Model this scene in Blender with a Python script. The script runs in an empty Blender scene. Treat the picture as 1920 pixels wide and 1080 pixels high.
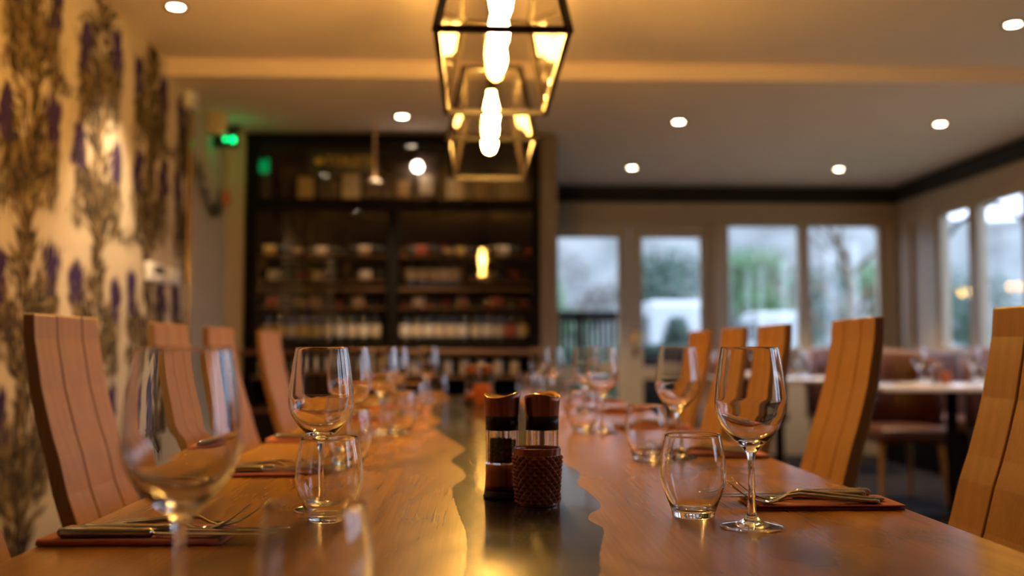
import bpy, bmesh, math, random
import numpy as np
from mathutils import Vector, Matrix

sc = bpy.context.scene
COL = sc.collection
PI = math.pi

# ------------------------------------------------------------------ camera
FPX = 1867.0                                     # 35 mm lens on a 36 mm wide sensor, 1920 px
CAM = Vector((0, 0, 0.96))
YAW = math.atan(66 / FPX)
PIT = math.atan(111 / FPX * math.cos(YAW))
cd = bpy.data.cameras.new('camera')
cd.lens = 35.0; cd.sensor_width = 36.0; cd.sensor_fit = 'HORIZONTAL'
cd.clip_start = 0.02; cd.clip_end = 200
cd.dof.use_dof = True; cd.dof.focus_distance = 1.23; cd.dof.aperture_fstop = 2.5; cd.dof.aperture_blades = 0
cam = bpy.data.objects.new('camera', cd); COL.objects.link(cam)
cam.location = CAM; cam.rotation_euler = (PI / 2 + PIT, 0, -YAW)
sc.camera = cam

# ------------------------------------------------------------------ world, exposure
w = bpy.data.worlds.new('world'); sc.world = w; w.use_nodes = True
nt = w.node_tree; nt.nodes.clear()
_o = nt.nodes.new('ShaderNodeOutputWorld'); _b = nt.nodes.new('ShaderNodeBackground')
_tc = nt.nodes.new('ShaderNodeTexCoord'); _sx = nt.nodes.new('ShaderNodeSeparateXYZ')
_r = nt.nodes.new('ShaderNodeValToRGB')
_r.color_ramp.elements[0].position = 0.0; _r.color_ramp.elements[0].color = (0.66, 0.72, 1.0, 1)
_r.color_ramp.elements[1].position = 0.6; _r.color_ramp.elements[1].color = (0.74, 0.82, 1.0, 1)
nt.links.new(_tc.outputs['Generated'], _sx.inputs[0]); nt.links.new(_sx.outputs['Z'], _r.inputs[0])
nt.links.new(_r.outputs[0], _b.inputs[0]); _b.inputs[1].default_value = 2.6
nt.links.new(_b.outputs[0], _o.inputs[0])
vs = sc.view_settings
vs.view_transform = 'Standard'; vs.look = 'None'; vs.gamma = 1.0; vs.use_curve_mapping = False
vs.exposure = 1.0
cy = sc.cycles
cy.use_denoising = True
try: cy.denoiser = 'OPENIMAGEDENOISE'
except Exception: pass
cy.max_bounces = 14; cy.diffuse_bounces = 4; cy.glossy_bounces = 6
cy.transmission_bounces = 14; cy.transparent_max_bounces = 24
cy.caustics_reflective = False; cy.caustics_refractive = True
cy.blur_glossy = 0.3; cy.sample_clamp_indirect = 60.0; cy.sample_clamp_direct = 0.0

BULB_E = 185.0       # filament lamps of the two lanterns
SPOT_W = 3.0         # each recessed downlight

# ------------------------------------------------------------------ measuring rays of the camera
_fw = Vector((math.sin(YAW) * math.cos(PIT), math.cos(YAW) * math.cos(PIT), math.sin(PIT)))
_rt = Vector((math.cos(YAW), -math.sin(YAW), 0)); _up = _rt.cross(_fw)
def _ray(x, y): return _fw * FPX + _rt * (x - 960) + _up * (540 - y)
def pz(x, y, z=0.75): r = _ray(x, y); return CAM + r * ((z - CAM.z) / r.z)
def pY(x, y, Y): r = _ray(x, y); return CAM + r * (Y / r.y)
def pX(x, y, X): r = _ray(x, y); return CAM + r * (X / r.x)

# ------------------------------------------------------------------ materials
def newmat(name):
    m = bpy.data.materials.new(name); m.use_nodes = True; m.node_tree.nodes.clear()
    return m, m.node_tree.nodes, m.node_tree.links
def N(ns, t, **kw):
    n = ns.new(t)
    for k, v in kw.items():
        if k in n.inputs: n.inputs[k].default_value = v
        else: setattr(n, k, v)
    return n
def pbr(name, col, rough=0.5, metal=0.0, spec=0.5, var=0.0, vscale=8.0, bump=0.0, bscale=60.0, stretch=(1, 1, 1), coat=0.0, trans=0.0, ior=1.45, sheen=0.0, rvar=0.0):
    m, ns, ln = newmat(name)
    o = ns.new('ShaderNodeOutputMaterial'); p = ns.new('ShaderNodeBsdfPrincipled'); ln.new(p.outputs[0], o.inputs[0])
    p.inputs['Base Color'].default_value = (*col, 1); p.inputs['Roughness'].default_value = rough
    p.inputs['Metallic'].default_value = metal; p.inputs['Specular IOR Level'].default_value = spec
    p.inputs['Coat Weight'].default_value = coat; p.inputs['Transmission Weight'].default_value = trans
    p.inputs['IOR'].default_value = ior; p.inputs['Sheen Weight'].default_value = sheen
    tc = ns.new('ShaderNodeTexCoord'); mp = ns.new('ShaderNodeMapping'); mp.inputs['Scale'].default_value = stretch
    ln.new(tc.outputs['Object'], mp.inputs[0])
    nz = N(ns, 'ShaderNodeTexNoise', Scale=vscale, Detail=5.0); ln.new(mp.outputs[0], nz.inputs['Vector'])
    if var > 0:
        r = ns.new('ShaderNodeValToRGB')
        r.color_ramp.elements[0].position = 0.3; r.color_ramp.elements[1].position = 0.7
        r.color_ramp.elements[0].color = (*[max(0, c * (1 - var)) for c in col], 1)
        r.color_ramp.elements[1].color = (*[min(1, c * (1 + var)) for c in col], 1)
        ln.new(nz.outputs[0], r.inputs[0]); ln.new(r.outputs[0], p.inputs['Base Color'])
    if rvar > 0:
        mr = ns.new('ShaderNodeMapRange'); mr.inputs['To Min'].default_value = rough - rvar; mr.inputs['To Max'].default_value = rough + rvar
        ln.new(nz.outputs[0], mr.inputs[0]); ln.new(mr.outputs[0], p.inputs['Roughness'])
    if bump > 0:
        n2 = N(ns, 'ShaderNodeTexNoise', Scale=bscale, Detail=4.0); ln.new(mp.outputs[0], n2.inputs['Vector'])
        b = ns.new('ShaderNodeBump'); b.inputs['Strength'].default_value = bump; b.inputs['Distance'].default_value = 0.002
        ln.new(n2.outputs[0], b.inputs['Height']); ln.new(b.outputs[0], p.inputs['Normal'])
    return m
def emit(name, col, s):
    m, ns, ln = newmat(name)
    o = ns.new('ShaderNodeOutputMaterial'); e = ns.new('ShaderNodeEmission')
    e.inputs[0].default_value = (*col, 1); e.inputs[1].default_value = s; ln.new(e.outputs[0], o.inputs[0]); return m
def thin_glass(name, tint=(1, 1, 1), f0=0.08, rough=0.0):
    m, ns, ln = newmat(name)
    o = ns.new('ShaderNodeOutputMaterial'); t = ns.new('ShaderNodeBsdfTransparent'); g = ns.new('ShaderNodeBsdfGlossy')
    t.inputs[0].default_value = (*tint, 1); g.inputs['Roughness'].default_value = rough
    ge = ns.new('ShaderNodeNewGeometry'); d = ns.new('ShaderNodeVectorMath'); d.operation = 'DOT_PRODUCT'
    ln.new(ge.outputs['Incoming'], d.inputs[0]); ln.new(ge.outputs['Normal'], d.inputs[1])
    def M(op, a, b=None):
        n = ns.new('ShaderNodeMath'); n.operation = op
        for i, v in enumerate((a, b)):
            if v is None: continue
            if isinstance(v, (int, float)): n.inputs[i].default_value = v
            else: ln.new(v, n.inputs[i])
        return n.outputs[0]
    c = M('ABSOLUTE', d.outputs['Value']); q = M('POWER', M('SUBTRACT', 1.0, c), 5.0)
    f = M('ADD', M('MULTIPLY', q, 1 - f0), f0)
    mx = ns.new('ShaderNodeMixShader'); ln.new(f, mx.inputs[0]); ln.new(t.outputs[0], mx.inputs[1]); ln.new(g.outputs[0], mx.inputs[2])
    ln.new(mx.outputs[0], o.inputs[0]); return m
def solid_glass(name, col=(1, 1, 1), ior=1.5, rough=0.0):
    m, ns, ln = newmat(name)
    o = ns.new('ShaderNodeOutputMaterial'); g = ns.new('ShaderNodeBsdfGlass')
    g.inputs['Color'].default_value = (*col, 1); g.inputs['Roughness'].default_value = rough; g.inputs['IOR'].default_value = ior
    ln.new(g.outputs[0], o.inputs[0]); return m
def wood(name, c1, c2, c3, rough=0.35, spec=0.5, axis='Z', scale=1.0, coat=0.0, bump=0.15, figure=0.0, rv=0.0, wave=0.3, contour=0.15):
    """long grain along one axis: broad cathedral figure, fine pores, a few darker streaks"""
    m, ns, ln = newmat(name)
    o = ns.new('ShaderNodeOutputMaterial'); p = ns.new('ShaderNodeBsdfPrincipled'); ln.new(p.outputs[0], o.inputs[0])
    p.inputs['Specular IOR Level'].default_value = spec; p.inputs['Roughness'].default_value = rough; p.inputs['Coat Weight'].default_value = coat; p.inputs['Coat Roughness'].default_value = 0.18
    tc = ns.new('ShaderNodeTexCoord')
    def mapped(sc3):
        mp = ns.new('ShaderNodeMapping'); mp.inputs['Scale'].default_value = sc3; ln.new(tc.outputs['Object'], mp.inputs[0]); return mp.outputs[0]
    k = {'X': (0.12, 1, 1), 'Y': (1, 0.12, 1), 'Z': (1, 1, 0.12)}[axis]
    a = mapped(tuple(v * scale for v in k))
    n0 = N(ns, 'ShaderNodeTexNoise', Scale=2.2, Detail=3.0, Distortion=0.6); ln.new(a, n0.inputs['Vector'])
    wv = N(ns, 'ShaderNodeTexWave', Scale=5.0, Distortion=2.5, Detail=1.0); wv.wave_type = 'RINGS'; wv.rings_direction = {'X': 'X', 'Y': 'Y', 'Z': 'Z'}[axis]
    ln.new(a, wv.inputs['Vector'])
    kk = {'X': (0.02, 1, 1), 'Y': (1, 0.02, 1), 'Z': (1, 1, 0.02)}[axis]
    nf = N(ns, 'ShaderNodeTexNoise', Scale=160.0, Detail=3.0); ln.new(mapped(tuple(v * scale for v in kk)), nf.inputs['Vector'])
    r = ns.new('ShaderNodeValToRGB'); e = r.color_ramp.elements
    e[0].position = 0.25; e[0].color = (*c1, 1); e[1].position = 0.75; e[1].color = (*c2, 1); ln.new(n0.outputs[0], r.inputs[0])
    mx = ns.new('ShaderNodeMix'); mx.data_type = 'RGBA'; mx.blend_type = 'MULTIPLY'
    r2 = ns.new('ShaderNodeValToRGB'); r2.color_ramp.elements[0].color = (0.66, 0.62, 0.58, 1); r2.color_ramp.elements[1].color = (1.06, 1.03, 1.0, 1)
    ln.new(wv.outputs['Fac'], r2.inputs[0]); mx.inputs[0].default_value = wave
    ln.new(r.outputs[0], mx.inputs[6]); ln.new(r2.outputs[0], mx.inputs[7])
    mx2 = ns.new('ShaderNodeMix'); mx2.data_type = 'RGBA'; mx2.blend_type = 'MULTIPLY'; mx2.inputs[0].default_value = 0.28
    r3 = ns.new('ShaderNodeValToRGB'); r3.color_ramp.elements[0].position = 0.35; r3.color_ramp.elements[1].position = 0.6
    r3.color_ramp.elements[0].color = (0.55, 0.5, 0.45, 1); r3.color_ramp.elements[1].color = (1, 1, 1, 1)
    ln.new(nf.outputs[0], r3.inputs[0]); ln.new(mx.outputs[2], mx2.inputs[6]); ln.new(r3.outputs[0], mx2.inputs[7])
    # cathedral contours: thin darker lines that follow a slow noise
    nc = N(ns, 'ShaderNodeTexNoise', Scale=1.5, Detail=2.5, Distortion=0.35); ln.new(mapped(tuple(v * scale for v in {'X': (0.3, 1, 1), 'Y': (1, 0.3, 1), 'Z': (1, 1, 0.2)}[axis])), nc.inputs['Vector'])
    c1_ = ns.new('ShaderNodeMath'); c1_.operation = 'MULTIPLY'; c1_.inputs[1].default_value = 26.0; ln.new(nc.outputs[0], c1_.inputs[0])
    c2_ = ns.new('ShaderNodeMath'); c2_.operation = 'PINGPONG'; c2_.inputs[1].default_value = 1.0; ln.new(c1_.outputs[0], c2_.inputs[0])
    rc = ns.new('ShaderNodeValToRGB'); rc.color_ramp.elements[0].position = 0.0; rc.color_ramp.elements[0].color = (0.62, 0.55, 0.5, 1); rc.color_ramp.elements[1].position = 0.7; rc.color_ramp.elements[1].color = (1, 1, 1, 1)
    ln.new(c2_.outputs[0], rc.inputs[0])
    mxc = ns.new('ShaderNodeMix'); mxc.data_type = 'RGBA'; mxc.blend_type = 'MULTIPLY'; mxc.inputs[0].default_value = contour; ln.new(mx2.outputs[2], mxc.inputs[6]); ln.new(rc.outputs[0], mxc.inputs[7])
    # knots and dark streaks
    ns3 = N(ns, 'ShaderNodeTexNoise', Scale=3.2, Detail=3.0, Roughness=0.5, Distortion=0.5)
    ln.new(mapped(tuple(v * scale for v in {'X': (0.45, 1, 1), 'Y': (1, 0.45, 1), 'Z': (1, 1, 0.25)}[axis])), ns3.inputs['Vector'])
    r4 = ns.new('ShaderNodeValToRGB'); r4.color_ramp.elements[0].position = 0.53; r4.color_ramp.elements[1].position = 0.78
    r4.color_ramp.interpolation = 'EASE'; r4.color_ramp.elements[0].color = (0, 0, 0, 1); r4.color_ramp.elements[1].color = (1, 1, 1, 1); ln.new(ns3.outputs[0], r4.inputs[0])
    mm = ns.new('ShaderNodeMath'); mm.operation = 'MULTIPLY'; mm.inputs[1].default_value = figure; ln.new(r4.outputs[0], mm.inputs[0])
    mx3 = ns.new('ShaderNodeMix'); mx3.data_type = 'RGBA'; ln.new(mm.outputs[0], mx3.inputs[0]); ln.new(mxc.outputs[2], mx3.inputs[6]); mx3.inputs[7].default_value = (*c3, 1)
    ln.new(mx3.outputs[2], p.inputs['Base Color'])
    b = ns.new('ShaderNodeBump'); b.inputs['Strength'].default_value = bump; b.inputs['Distance'].default_value = 0.0008
    ln.new(nf.outputs[0], b.inputs['Height']); ln.new(b.outputs[0], p.inputs['Normal'])
    if rv:
        mr = ns.new('ShaderNodeMapRange'); mr.inputs['From Min'].default_value = 0.3; mr.inputs['From Max'].default_value = 0.7
        mr.inputs['To Min'].default_value = rough - rv; mr.inputs['To Max'].default_value = rough + rv
        ln.new(ns3.outputs[0], mr.inputs[0]); ln.new(mr.outputs[0], p.inputs['Roughness'])
    return m

M = {}
M['table'] = wood('table oak', (0.30, 0.135, 0.020), (0.47, 0.245, 0.043), (0.07, 0.03, 0.008), rough=0.27, spec=0.33, axis='Y', scale=1.6, coat=0.0, bump=0.03, figure=0.75, rv=0.0, wave=0.45, contour=0.55)
M['chair'] = wood('chair oak', (0.29, 0.145, 0.043), (0.35, 0.185, 0.058), (0.16, 0.07, 0.03), rough=0.38, axis='Z', scale=2.0, bump=0.2, figure=0.25)
M['resin'] = pbr('dark resin', (0.022, 0.028, 0.027), rough=0.2, var=0.25, vscale=7, coat=0.2, rvar=0.01)
M['glass'] = solid_glass('clear glass', (0.985, 0.99, 0.99), 1.48)
M['pane'] = thin_glass('window pane', (0.93, 0.96, 0.96), 0.07)
M['cabpane'] = thin_glass('cabinet glass', (0.95, 0.95, 0.95), 0.034)
M['lantern_glass'] = thin_glass('lantern glass', (0.95, 0.93, 0.86), 0.09)
M['black'] = pbr('black painted metal', (0.005, 0.004, 0.0035), rough=0.6, spec=0.08, var=0.1)
M['lantern_metal'] = pbr('dark bronze metal', (0.012, 0.008, 0.005), rough=0.45, spec=0.25)
M['brass'] = pbr('brass', (0.72, 0.5, 0.2), rough=0.25, metal=1.0)
M['steel'] = pbr('polished steel', (0.42, 0.40, 0.37), rough=0.17, metal=1.0, var=0.05)
M['copper'] = pbr('brushed copper', (0.27, 0.105, 0.058), rough=0.33, metal=0.9, var=0.4, vscale=30, stretch=(6, 6, 0.1))
M['gold'] = pbr('gold lining', (0.85, 0.55, 0.2), rough=0.2, metal=1.0)
M['blackplastic'] = pbr('black plastic', (0.004, 0.004, 0.004), rough=0.35, spec=0.25, var=0.1)
M['pepper'] = pbr('peppercorns', (0.012, 0.008, 0.006), rough=0.85, spec=0.15, var=0.5, vscale=200)
M['salt'] = pbr('salt grains', (0.75, 0.72, 0.68), rough=0.6, var=0.1, vscale=200)
M['amber'] = pbr('pressed copper glass', (0.27, 0.078, 0.034), rough=0.2, metal=0.3, trans=0.08, coat=0.4, var=0.2, vscale=25)
M['wax'] = pbr('candle wax', (0.75, 0.7, 0.55), rough=0.5)
M['napkin'] = pbr('rust linen', (0.42, 0.095, 0.022), rough=0.85, var=0.12, vscale=60, bump=0.4, bscale=700, sheen=0.3)
M['ceiling'] = pbr('ceiling paint', (0.86, 0.75, 0.69), rough=0.8, var=0.015, vscale=3)
M['cream'] = pbr('cream painted timber', (0.42, 0.35, 0.27), rough=0.45, var=0.03)
M['greywall'] = pbr('taupe wall paint', (0.42, 0.37, 0.30), rough=0.8, var=0.03)
M['pillar'] = pbr('grey-brown wall paint', (0.19, 0.165, 0.14), rough=0.8, spec=0.2, var=0.03)
M['paper'] = pbr('wallpaper ground', (0.50, 0.43, 0.32), rough=0.7, spec=0.3, var=0.03, vscale=4)
M['leafdark'] = pbr('wallpaper dark print', (0.036, 0.027, 0.018), rough=0.8, spec=0.15, var=0.3, vscale=15)
M['leafmid'] = pbr('wallpaper mid print', (0.115, 0.08, 0.04), rough=0.8, spec=0.15, var=0.3, vscale=15)
M['leafgold'] = pbr('wallpaper ochre print', (0.22, 0.165, 0.08), rough=0.8, spec=0.15, var=0.3, vscale=15)
M['purple'] = pbr('wallpaper purple print', (0.042, 0.022, 0.085), rough=0.8, spec=0.15, var=0.35, vscale=20)
M['band'] = pbr('charcoal painted band', (0.022, 0.020, 0.018), rough=0.6, spec=0.2, var=0.1)
M['carpet'] = pbr('dark carpet', (0.009, 0.008, 0.012), rough=0.95, spec=0.2, var=0.6, vscale=3.5, bump=0.4, bscale=300)
M['darkwood'] = wood('dark stained wood', (0.010, 0.005, 0.003), (0.018, 0.009, 0.005), (0.006, 0.003, 0.002), rough=0.7, spec=0.1, axis='Z', scale=2)
M['shelfwood'] = wood('shelf wood', (0.13, 0.062, 0.026), (0.19, 0.095, 0.04), (0.07, 0.03, 0.012), rough=0.5, axis='X', scale=2)
M['leather'] = pbr('brown leather', (0.085, 0.027, 0.014), rough=0.42, var=0.25, vscale=6, bump=0.3, bscale=200)
M['cafe'] = pbr('grey laminate', (0.46, 0.42, 0.42), rough=0.16, var=0.1)
M['white'] = pbr('white plastic', (0.75, 0.76, 0.76), rough=0.4)
M['whitecar'] = pbr('white car paint', (0.38, 0.41, 0.45), rough=0.3, coat=0.2)
M['darkglass'] = pbr('dark car glass', (0.02, 0.025, 0.03), rough=0.05)
M['rubber'] = pbr('rubber', (0.02, 0.02, 0.02), rough=0.8)
M['bottleglass'] = pbr('dark bottle glass', (0.012, 0.014, 0.008), rough=0.08, coat=0.5)
M['lab_cream'] = pbr('cream paper label', (0.55, 0.46, 0.34), rough=0.7, var=0.06)
M['lab_white'] = pbr('white paper label', (0.62, 0.57, 0.50), rough=0.7, var=0.06)
M['lab_red'] = pbr('red paper label', (0.42, 0.10, 0.06), rough=0.7, var=0.1)
M['lab_gold'] = pbr('ochre paper label', (0.55, 0.40, 0.12), rough=0.6, var=0.1)
M['cap_red'] = pbr('red foil capsule', (0.25, 0.03, 0.03), rough=0.35, metal=0.4)
M['cap_gold'] = pbr('gold foil capsule', (0.6, 0.42, 0.14), rough=0.3, metal=0.8)
M['cap_black'] = pbr('black foil capsule', (0.02, 0.02, 0.02), rough=0.35)
M['box_tan'] = pbr('tan carton', (0.42, 0.27, 0.12), rough=0.7, var=0.1)
M['box_dark'] = pbr('dark carton', (0.035, 0.02, 0.018), rough=0.6, var=0.2)
M['signgreen'] = pbr('dark green sign', (0.012, 0.025, 0.016), rough=0.4)
M['signyellow'] = pbr('yellow lettering', (0.85, 0.55, 0.06), rough=0.5)
M['bulb'] = emit('glowing amber lamp', (1.0, 0.50, 0.10), BULB_E)
M['down'] = emit('downlight lens', (1.0, 0.80, 0.55), 22.0)
M['cablamp'] = emit('small cabinet lamp', (1.0, 0.8, 0.6), 9.0)
M['green_led'] = emit('green lamp', (0.0, 1.0, 0.22), 2.2)
M['green_led2'] = emit('green indicator', (0.25, 0.6, 0.02), 1.6)
M['flame'] = emit('warm string lamp', (1.0, 0.75, 0.35), 3.0)
M['bark'] = pbr('bark', (0.11, 0.09, 0.06), rough=0.9, var=0.3, vscale=10)
M['leaf_a'] = pbr('evergreen leaves', (0.045, 0.09, 0.07), rough=0.7, var=0.4, vscale=1.5)  # leaf colours lightened towards bluish grey in place of outdoor haze
M['leaf_b'] = pbr('fresh green leaves', (0.085, 0.18, 0.085), rough=0.7, var=0.4, vscale=1.5)
M['leaf_c'] = pbr('winter twigs', (0.20, 0.19, 0.19), rough=0.8, var=0.3, vscale=1.5)
M['hill'] = pbr('wooded hill', (0.16, 0.175, 0.18), rough=0.9, var=0.4, vscale=0.25, bump=1.0, bscale=1.5)  # pale bluish grey in the base colour stands in for distance haze
M['lawn'] = pbr('car park and lawn', (0.16, 0.20, 0.13), rough=0.9, var=0.4, vscale=0.3)
M['decking'] = pbr('terrace boards', (0.12, 0.10, 0.08), rough=0.7, var=0.3, vscale=2)
M['stonewhite'] = pbr('pale stone', (0.6, 0.62, 0.62), rough=0.7, var=0.1)
M['orange'] = pbr('orange glaze', (0.45, 0.13, 0.02), rough=0.3, coat=0.5)
M['ambercandle'] = pbr('orange frosted glass', (0.55, 0.14, 0.03), rough=0.3, trans=0.4, coat=0.3)

# ------------------------------------------------------------------ mesh helpers
class MB:
    def __init__(s): s.v = []; s.f = []; s.m = []; s.s = []
    def add(s, vs, fs, mi=0, sm=False):
        o = len(s.v); s.v += [tuple(v) for v in vs]
        for f in fs: s.f.append([o + i for i in f]); s.m.append(mi); s.s.append(sm)
        return s
    def box(s, x0, x1, y0, y1, z0, z1, mi=0, mat=None):
        vs = [Vector(p) for p in ((x0, y0, z0), (x1, y0, z0), (x1, y1, z0), (x0, y1, z0), (x0, y0, z1), (x1, y0, z1), (x1, y1, z1), (x0, y1, z1))]
        if mat is not None: vs = [mat @ v for v in vs]
        return s.add(vs, [(0, 3, 2, 1), (4, 5, 6, 7), (0, 1, 5, 4), (1, 2, 6, 5), (2, 3, 7, 6), (3, 0, 4, 7)], mi)
    def rbox(s, x0, x1, y0, y1, z0, z1, r=0.004, seg=2, mi=0, mat=None):
        bm = bmesh.new(); bmesh.ops.create_cube(bm, size=1.0)
        for v in bm.verts: v.co = Vector(((x0 + x1) / 2 + v.co.x * (x1 - x0), (y0 + y1) / 2 + v.co.y * (y1 - y0), (z0 + z1) / 2 + v.co.z * (z1 - z0)))
        bmesh.ops.bevel(bm, geom=bm.edges[:], offset=r, segments=seg, profile=0.5, affect='EDGES')
        bm.verts.index_update()
        vs = [(mat @ v.co if mat is not None else v.co.copy()) for v in bm.verts]; fs = [[v.index for v in f.verts] for f in bm.faces]
        bm.free(); return s.add(vs, fs, mi, True)
    def lathe(s, prof, n=48, c=(0, 0, 0), mi=0, sm=True, closed=False, mat=None):
        vs = []; fs = []
        for r, z in prof:
            for k in range(n):
                a = 2 * PI * k / n; vs.append(Vector((c[0] + r * math.cos(a), c[1] + r * math.sin(a), c[2] + z)))
        if mat is not None: vs = [mat @ v for v in vs]
        L = len(prof)
        for i in range(L if closed else L - 1):
            j = (i + 1) % L
            for k in range(n):
                k2 = (k + 1) % n; fs.append((i * n + k, i * n + k2, j * n + k2, j * n + k))
        return s.add(vs, fs, mi, sm)
    def cyl(s, p0, p1, r0, r1=None, n=16, mi=0, caps=True):
        r1 = r0 if r1 is None else r1; p0 = Vector(p0); p1 = Vector(p1); d = (p1 - p0).normalized()
        u = d.orthogonal().normalized(); w_ = d.cross(u); vs = []
        for p, r in ((p0, r0), (p1, r1)):
            for k in range(n): a = 2 * PI * k / n; vs.append(p + u * (r * math.cos(a)) + w_ * (r * math.sin(a)))
        s.add(vs, [(k, (k + 1) % n, n + (k + 1) % n, n + k) for k in range(n)], mi, True)
        if caps: s.add(vs[:n], [tuple(range(n - 1, -1, -1))], mi); s.add(vs[n:], [tuple(range(n))], mi)
        return s
    def tube(s, pts, rad, n=10, mi=0):
        pts = [Vector(p) for p in pts]; rad = rad if isinstance(rad, (list, tuple)) else [rad] * len(pts)
        vs = []; u = None
        for i, p in enumerate(pts):
            d = (pts[min(i + 1, len(pts) - 1)] - pts[max(i - 1, 0)]).normalized()
            u = d.orthogonal().normalized() if u is None else (u - d * u.dot(d)).normalized()
            w_ = d.cross(u)
            for k in range(n): a = 2 * PI * k / n; vs.append(p + (u * math.cos(a) + w_ * math.sin(a)) * rad[i])
        fs = [(i * n + k, i * n + (k + 1) % n, (i + 1) * n + (k + 1) % n, (i + 1) * n + k) for i in range(len(pts) - 1) for k in range(n)]
        fs += [tuple(range(n - 1, -1, -1)), tuple(range((len(pts) - 1) * n, len(pts) * n))]
        return s.add(vs, fs, mi, True)
    def strip(s, pts, mi=0, n=8):
        """pts: (x, y, z, width, thickness): a rounded bar swept along x, as cutlery is"""
        vs = []
        for x, y, z, wd, th in pts:
            for k in range(n):
                a = 2 * PI * (k + 0.5) / n; ca, sa = math.cos(a), math.sin(a)
                vs.append((x, y + wd / 2 * math.copysign(abs(ca) ** 0.7, ca), z + th / 2 * math.copysign(abs(sa) ** 0.7, sa)))
        L = len(pts); fs = [(i * n + k, i * n + (k + 1) % n, (i + 1) * n + (k + 1) % n, (i + 1) * n + k) for i in range(L - 1) for k in range(n)]
        fs += [tuple(range(n - 1, -1, -1)), tuple(range((L - 1) * n, L * n))]
        return s.add(vs, fs, mi, True)
def obj(name, mb, mats, parent=None, recalc=True, wn=False):
    me = bpy.data.meshes.new(name); me.from_pydata(mb.v, [], mb.f)
    if not isinstance(mats, (list, tuple)): mats = [mats]
    for m in mats: me.materials.append(M[m] if isinstance(m, str) else m)
    me.polygons.foreach_set('material_index', mb.m); me.polygons.foreach_set('use_smooth', mb.s)
    if recalc:
        bm = bmesh.new(); bm.from_mesh(me); bmesh.ops.recalc_face_normals(bm, faces=bm.faces[:]); bm.to_mesh(me); bm.free()
    o = bpy.data.objects.new(name, me); COL.objects.link(o)
    if parent: o.parent = parent
    return o
def thing(name, label, cat, loc=(0, 0, 0), rz=0.0, group=None):
    o = bpy.data.objects.new(name, None); COL.objects.link(o); o.empty_display_size = 0.05
    o.location = loc; o.rotation_euler = (0, 0, rz); o['label'] = label; o['category'] = cat
    if group: o['group'] = group
    return o
def tag(o, label, cat, group=None, kind=None):
    o['label'] = label; o['category'] = cat
    if group: o['group'] = group
    if kind: o['kind'] = kind
    return o
def struct(o): o['kind'] = 'structure'; return o
def dup(root, loc, rz=0.0, label=None, group=None):
    r = root.copy(); COL.objects.link(r); r.location = loc; r.rotation_euler = (0, 0, rz)
    if label: r['label'] = label
    if group: r['group'] = group
    def rec(src, dst):
        for ch in list(src.children):
            c = ch.copy(); COL.objects.link(c); c.parent = dst; rec(ch, c)
    rec(root, r); return r
def curve_prof(pts, n=4):
    """Catmull-Rom through the profile points"""
    P = [pts[0]] + pts + [pts[-1]]; out = []
    for i in range(1, len(P) - 2):
        p0, p1, p2, p3 = P[i - 1], P[i], P[i + 1], P[i + 2]
        for k in range(n):
            t_ = k / n
            out.append(tuple(.5 * ((2 * p1[j]) + (-p0[j] + p2[j]) * t_ + (2 * p0[j] - 5 * p1[j] + 4 * p2[j] - p3[j]) * t_ ** 2 + (-p0[j] + 3 * p1[j] - 3 * p2[j] + p3[j]) * t_ ** 3) for j in (0, 1)))
    out.append(pts[-1]); return out
class Maker:
    """the first placing moves the original, every later one copies it"""
    def __init__(s, root): s.root = root; s.used = False
    def put(s, loc, rz, label, group):
        if not s.used:
            s.used = True; o = s.root; o.location = loc; o.rotation_euler = (0, 0, rz); o['label'] = label; o['group'] = group; return o
        return dup(s.root, loc, rz, label, group)
ORD = ['nearest', 'second nearest', 'third nearest', 'fourth nearest', 'fifth nearest', 'sixth nearest', 'seventh nearest']
def nth(k): return ['first', 'second', 'third', 'fourth', 'fifth', 'sixth', 'seventh', 'eighth', 'ninth', 'tenth', 'eleventh', 'twelfth', 'thirteenth', 'fourteenth'][k]

# ================================================================== the room
XL, XR, YB, YN = -1.66, 3.80, 8.85, -3.2
ZA, ZB, YS = 2.50, 2.40, 5.31
CY = pz(736, 250, ZB).y                                   # face of the wine cabinet, about 6.7
m = MB().box(XL - .15, XR + .15, YN, YB + .15, -0.08, 0); struct(obj('floor', m, 'carpet'))
m = MB().box(XL - .15, XR + .15, YN, YS, ZA, ZA + .1); m.box(XL - .15, XR + .15, YS, YB + .15, ZB + .015, ZA + .1)
m.box(XL - .15, XR + .15, YS, YS + .42, ZB + .011, ZB + .015); struct(obj('ceiling', m, 'ceiling'))
m = MB().box(XL - .15, XL, YN, 5.74, 0, ZA)
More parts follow.
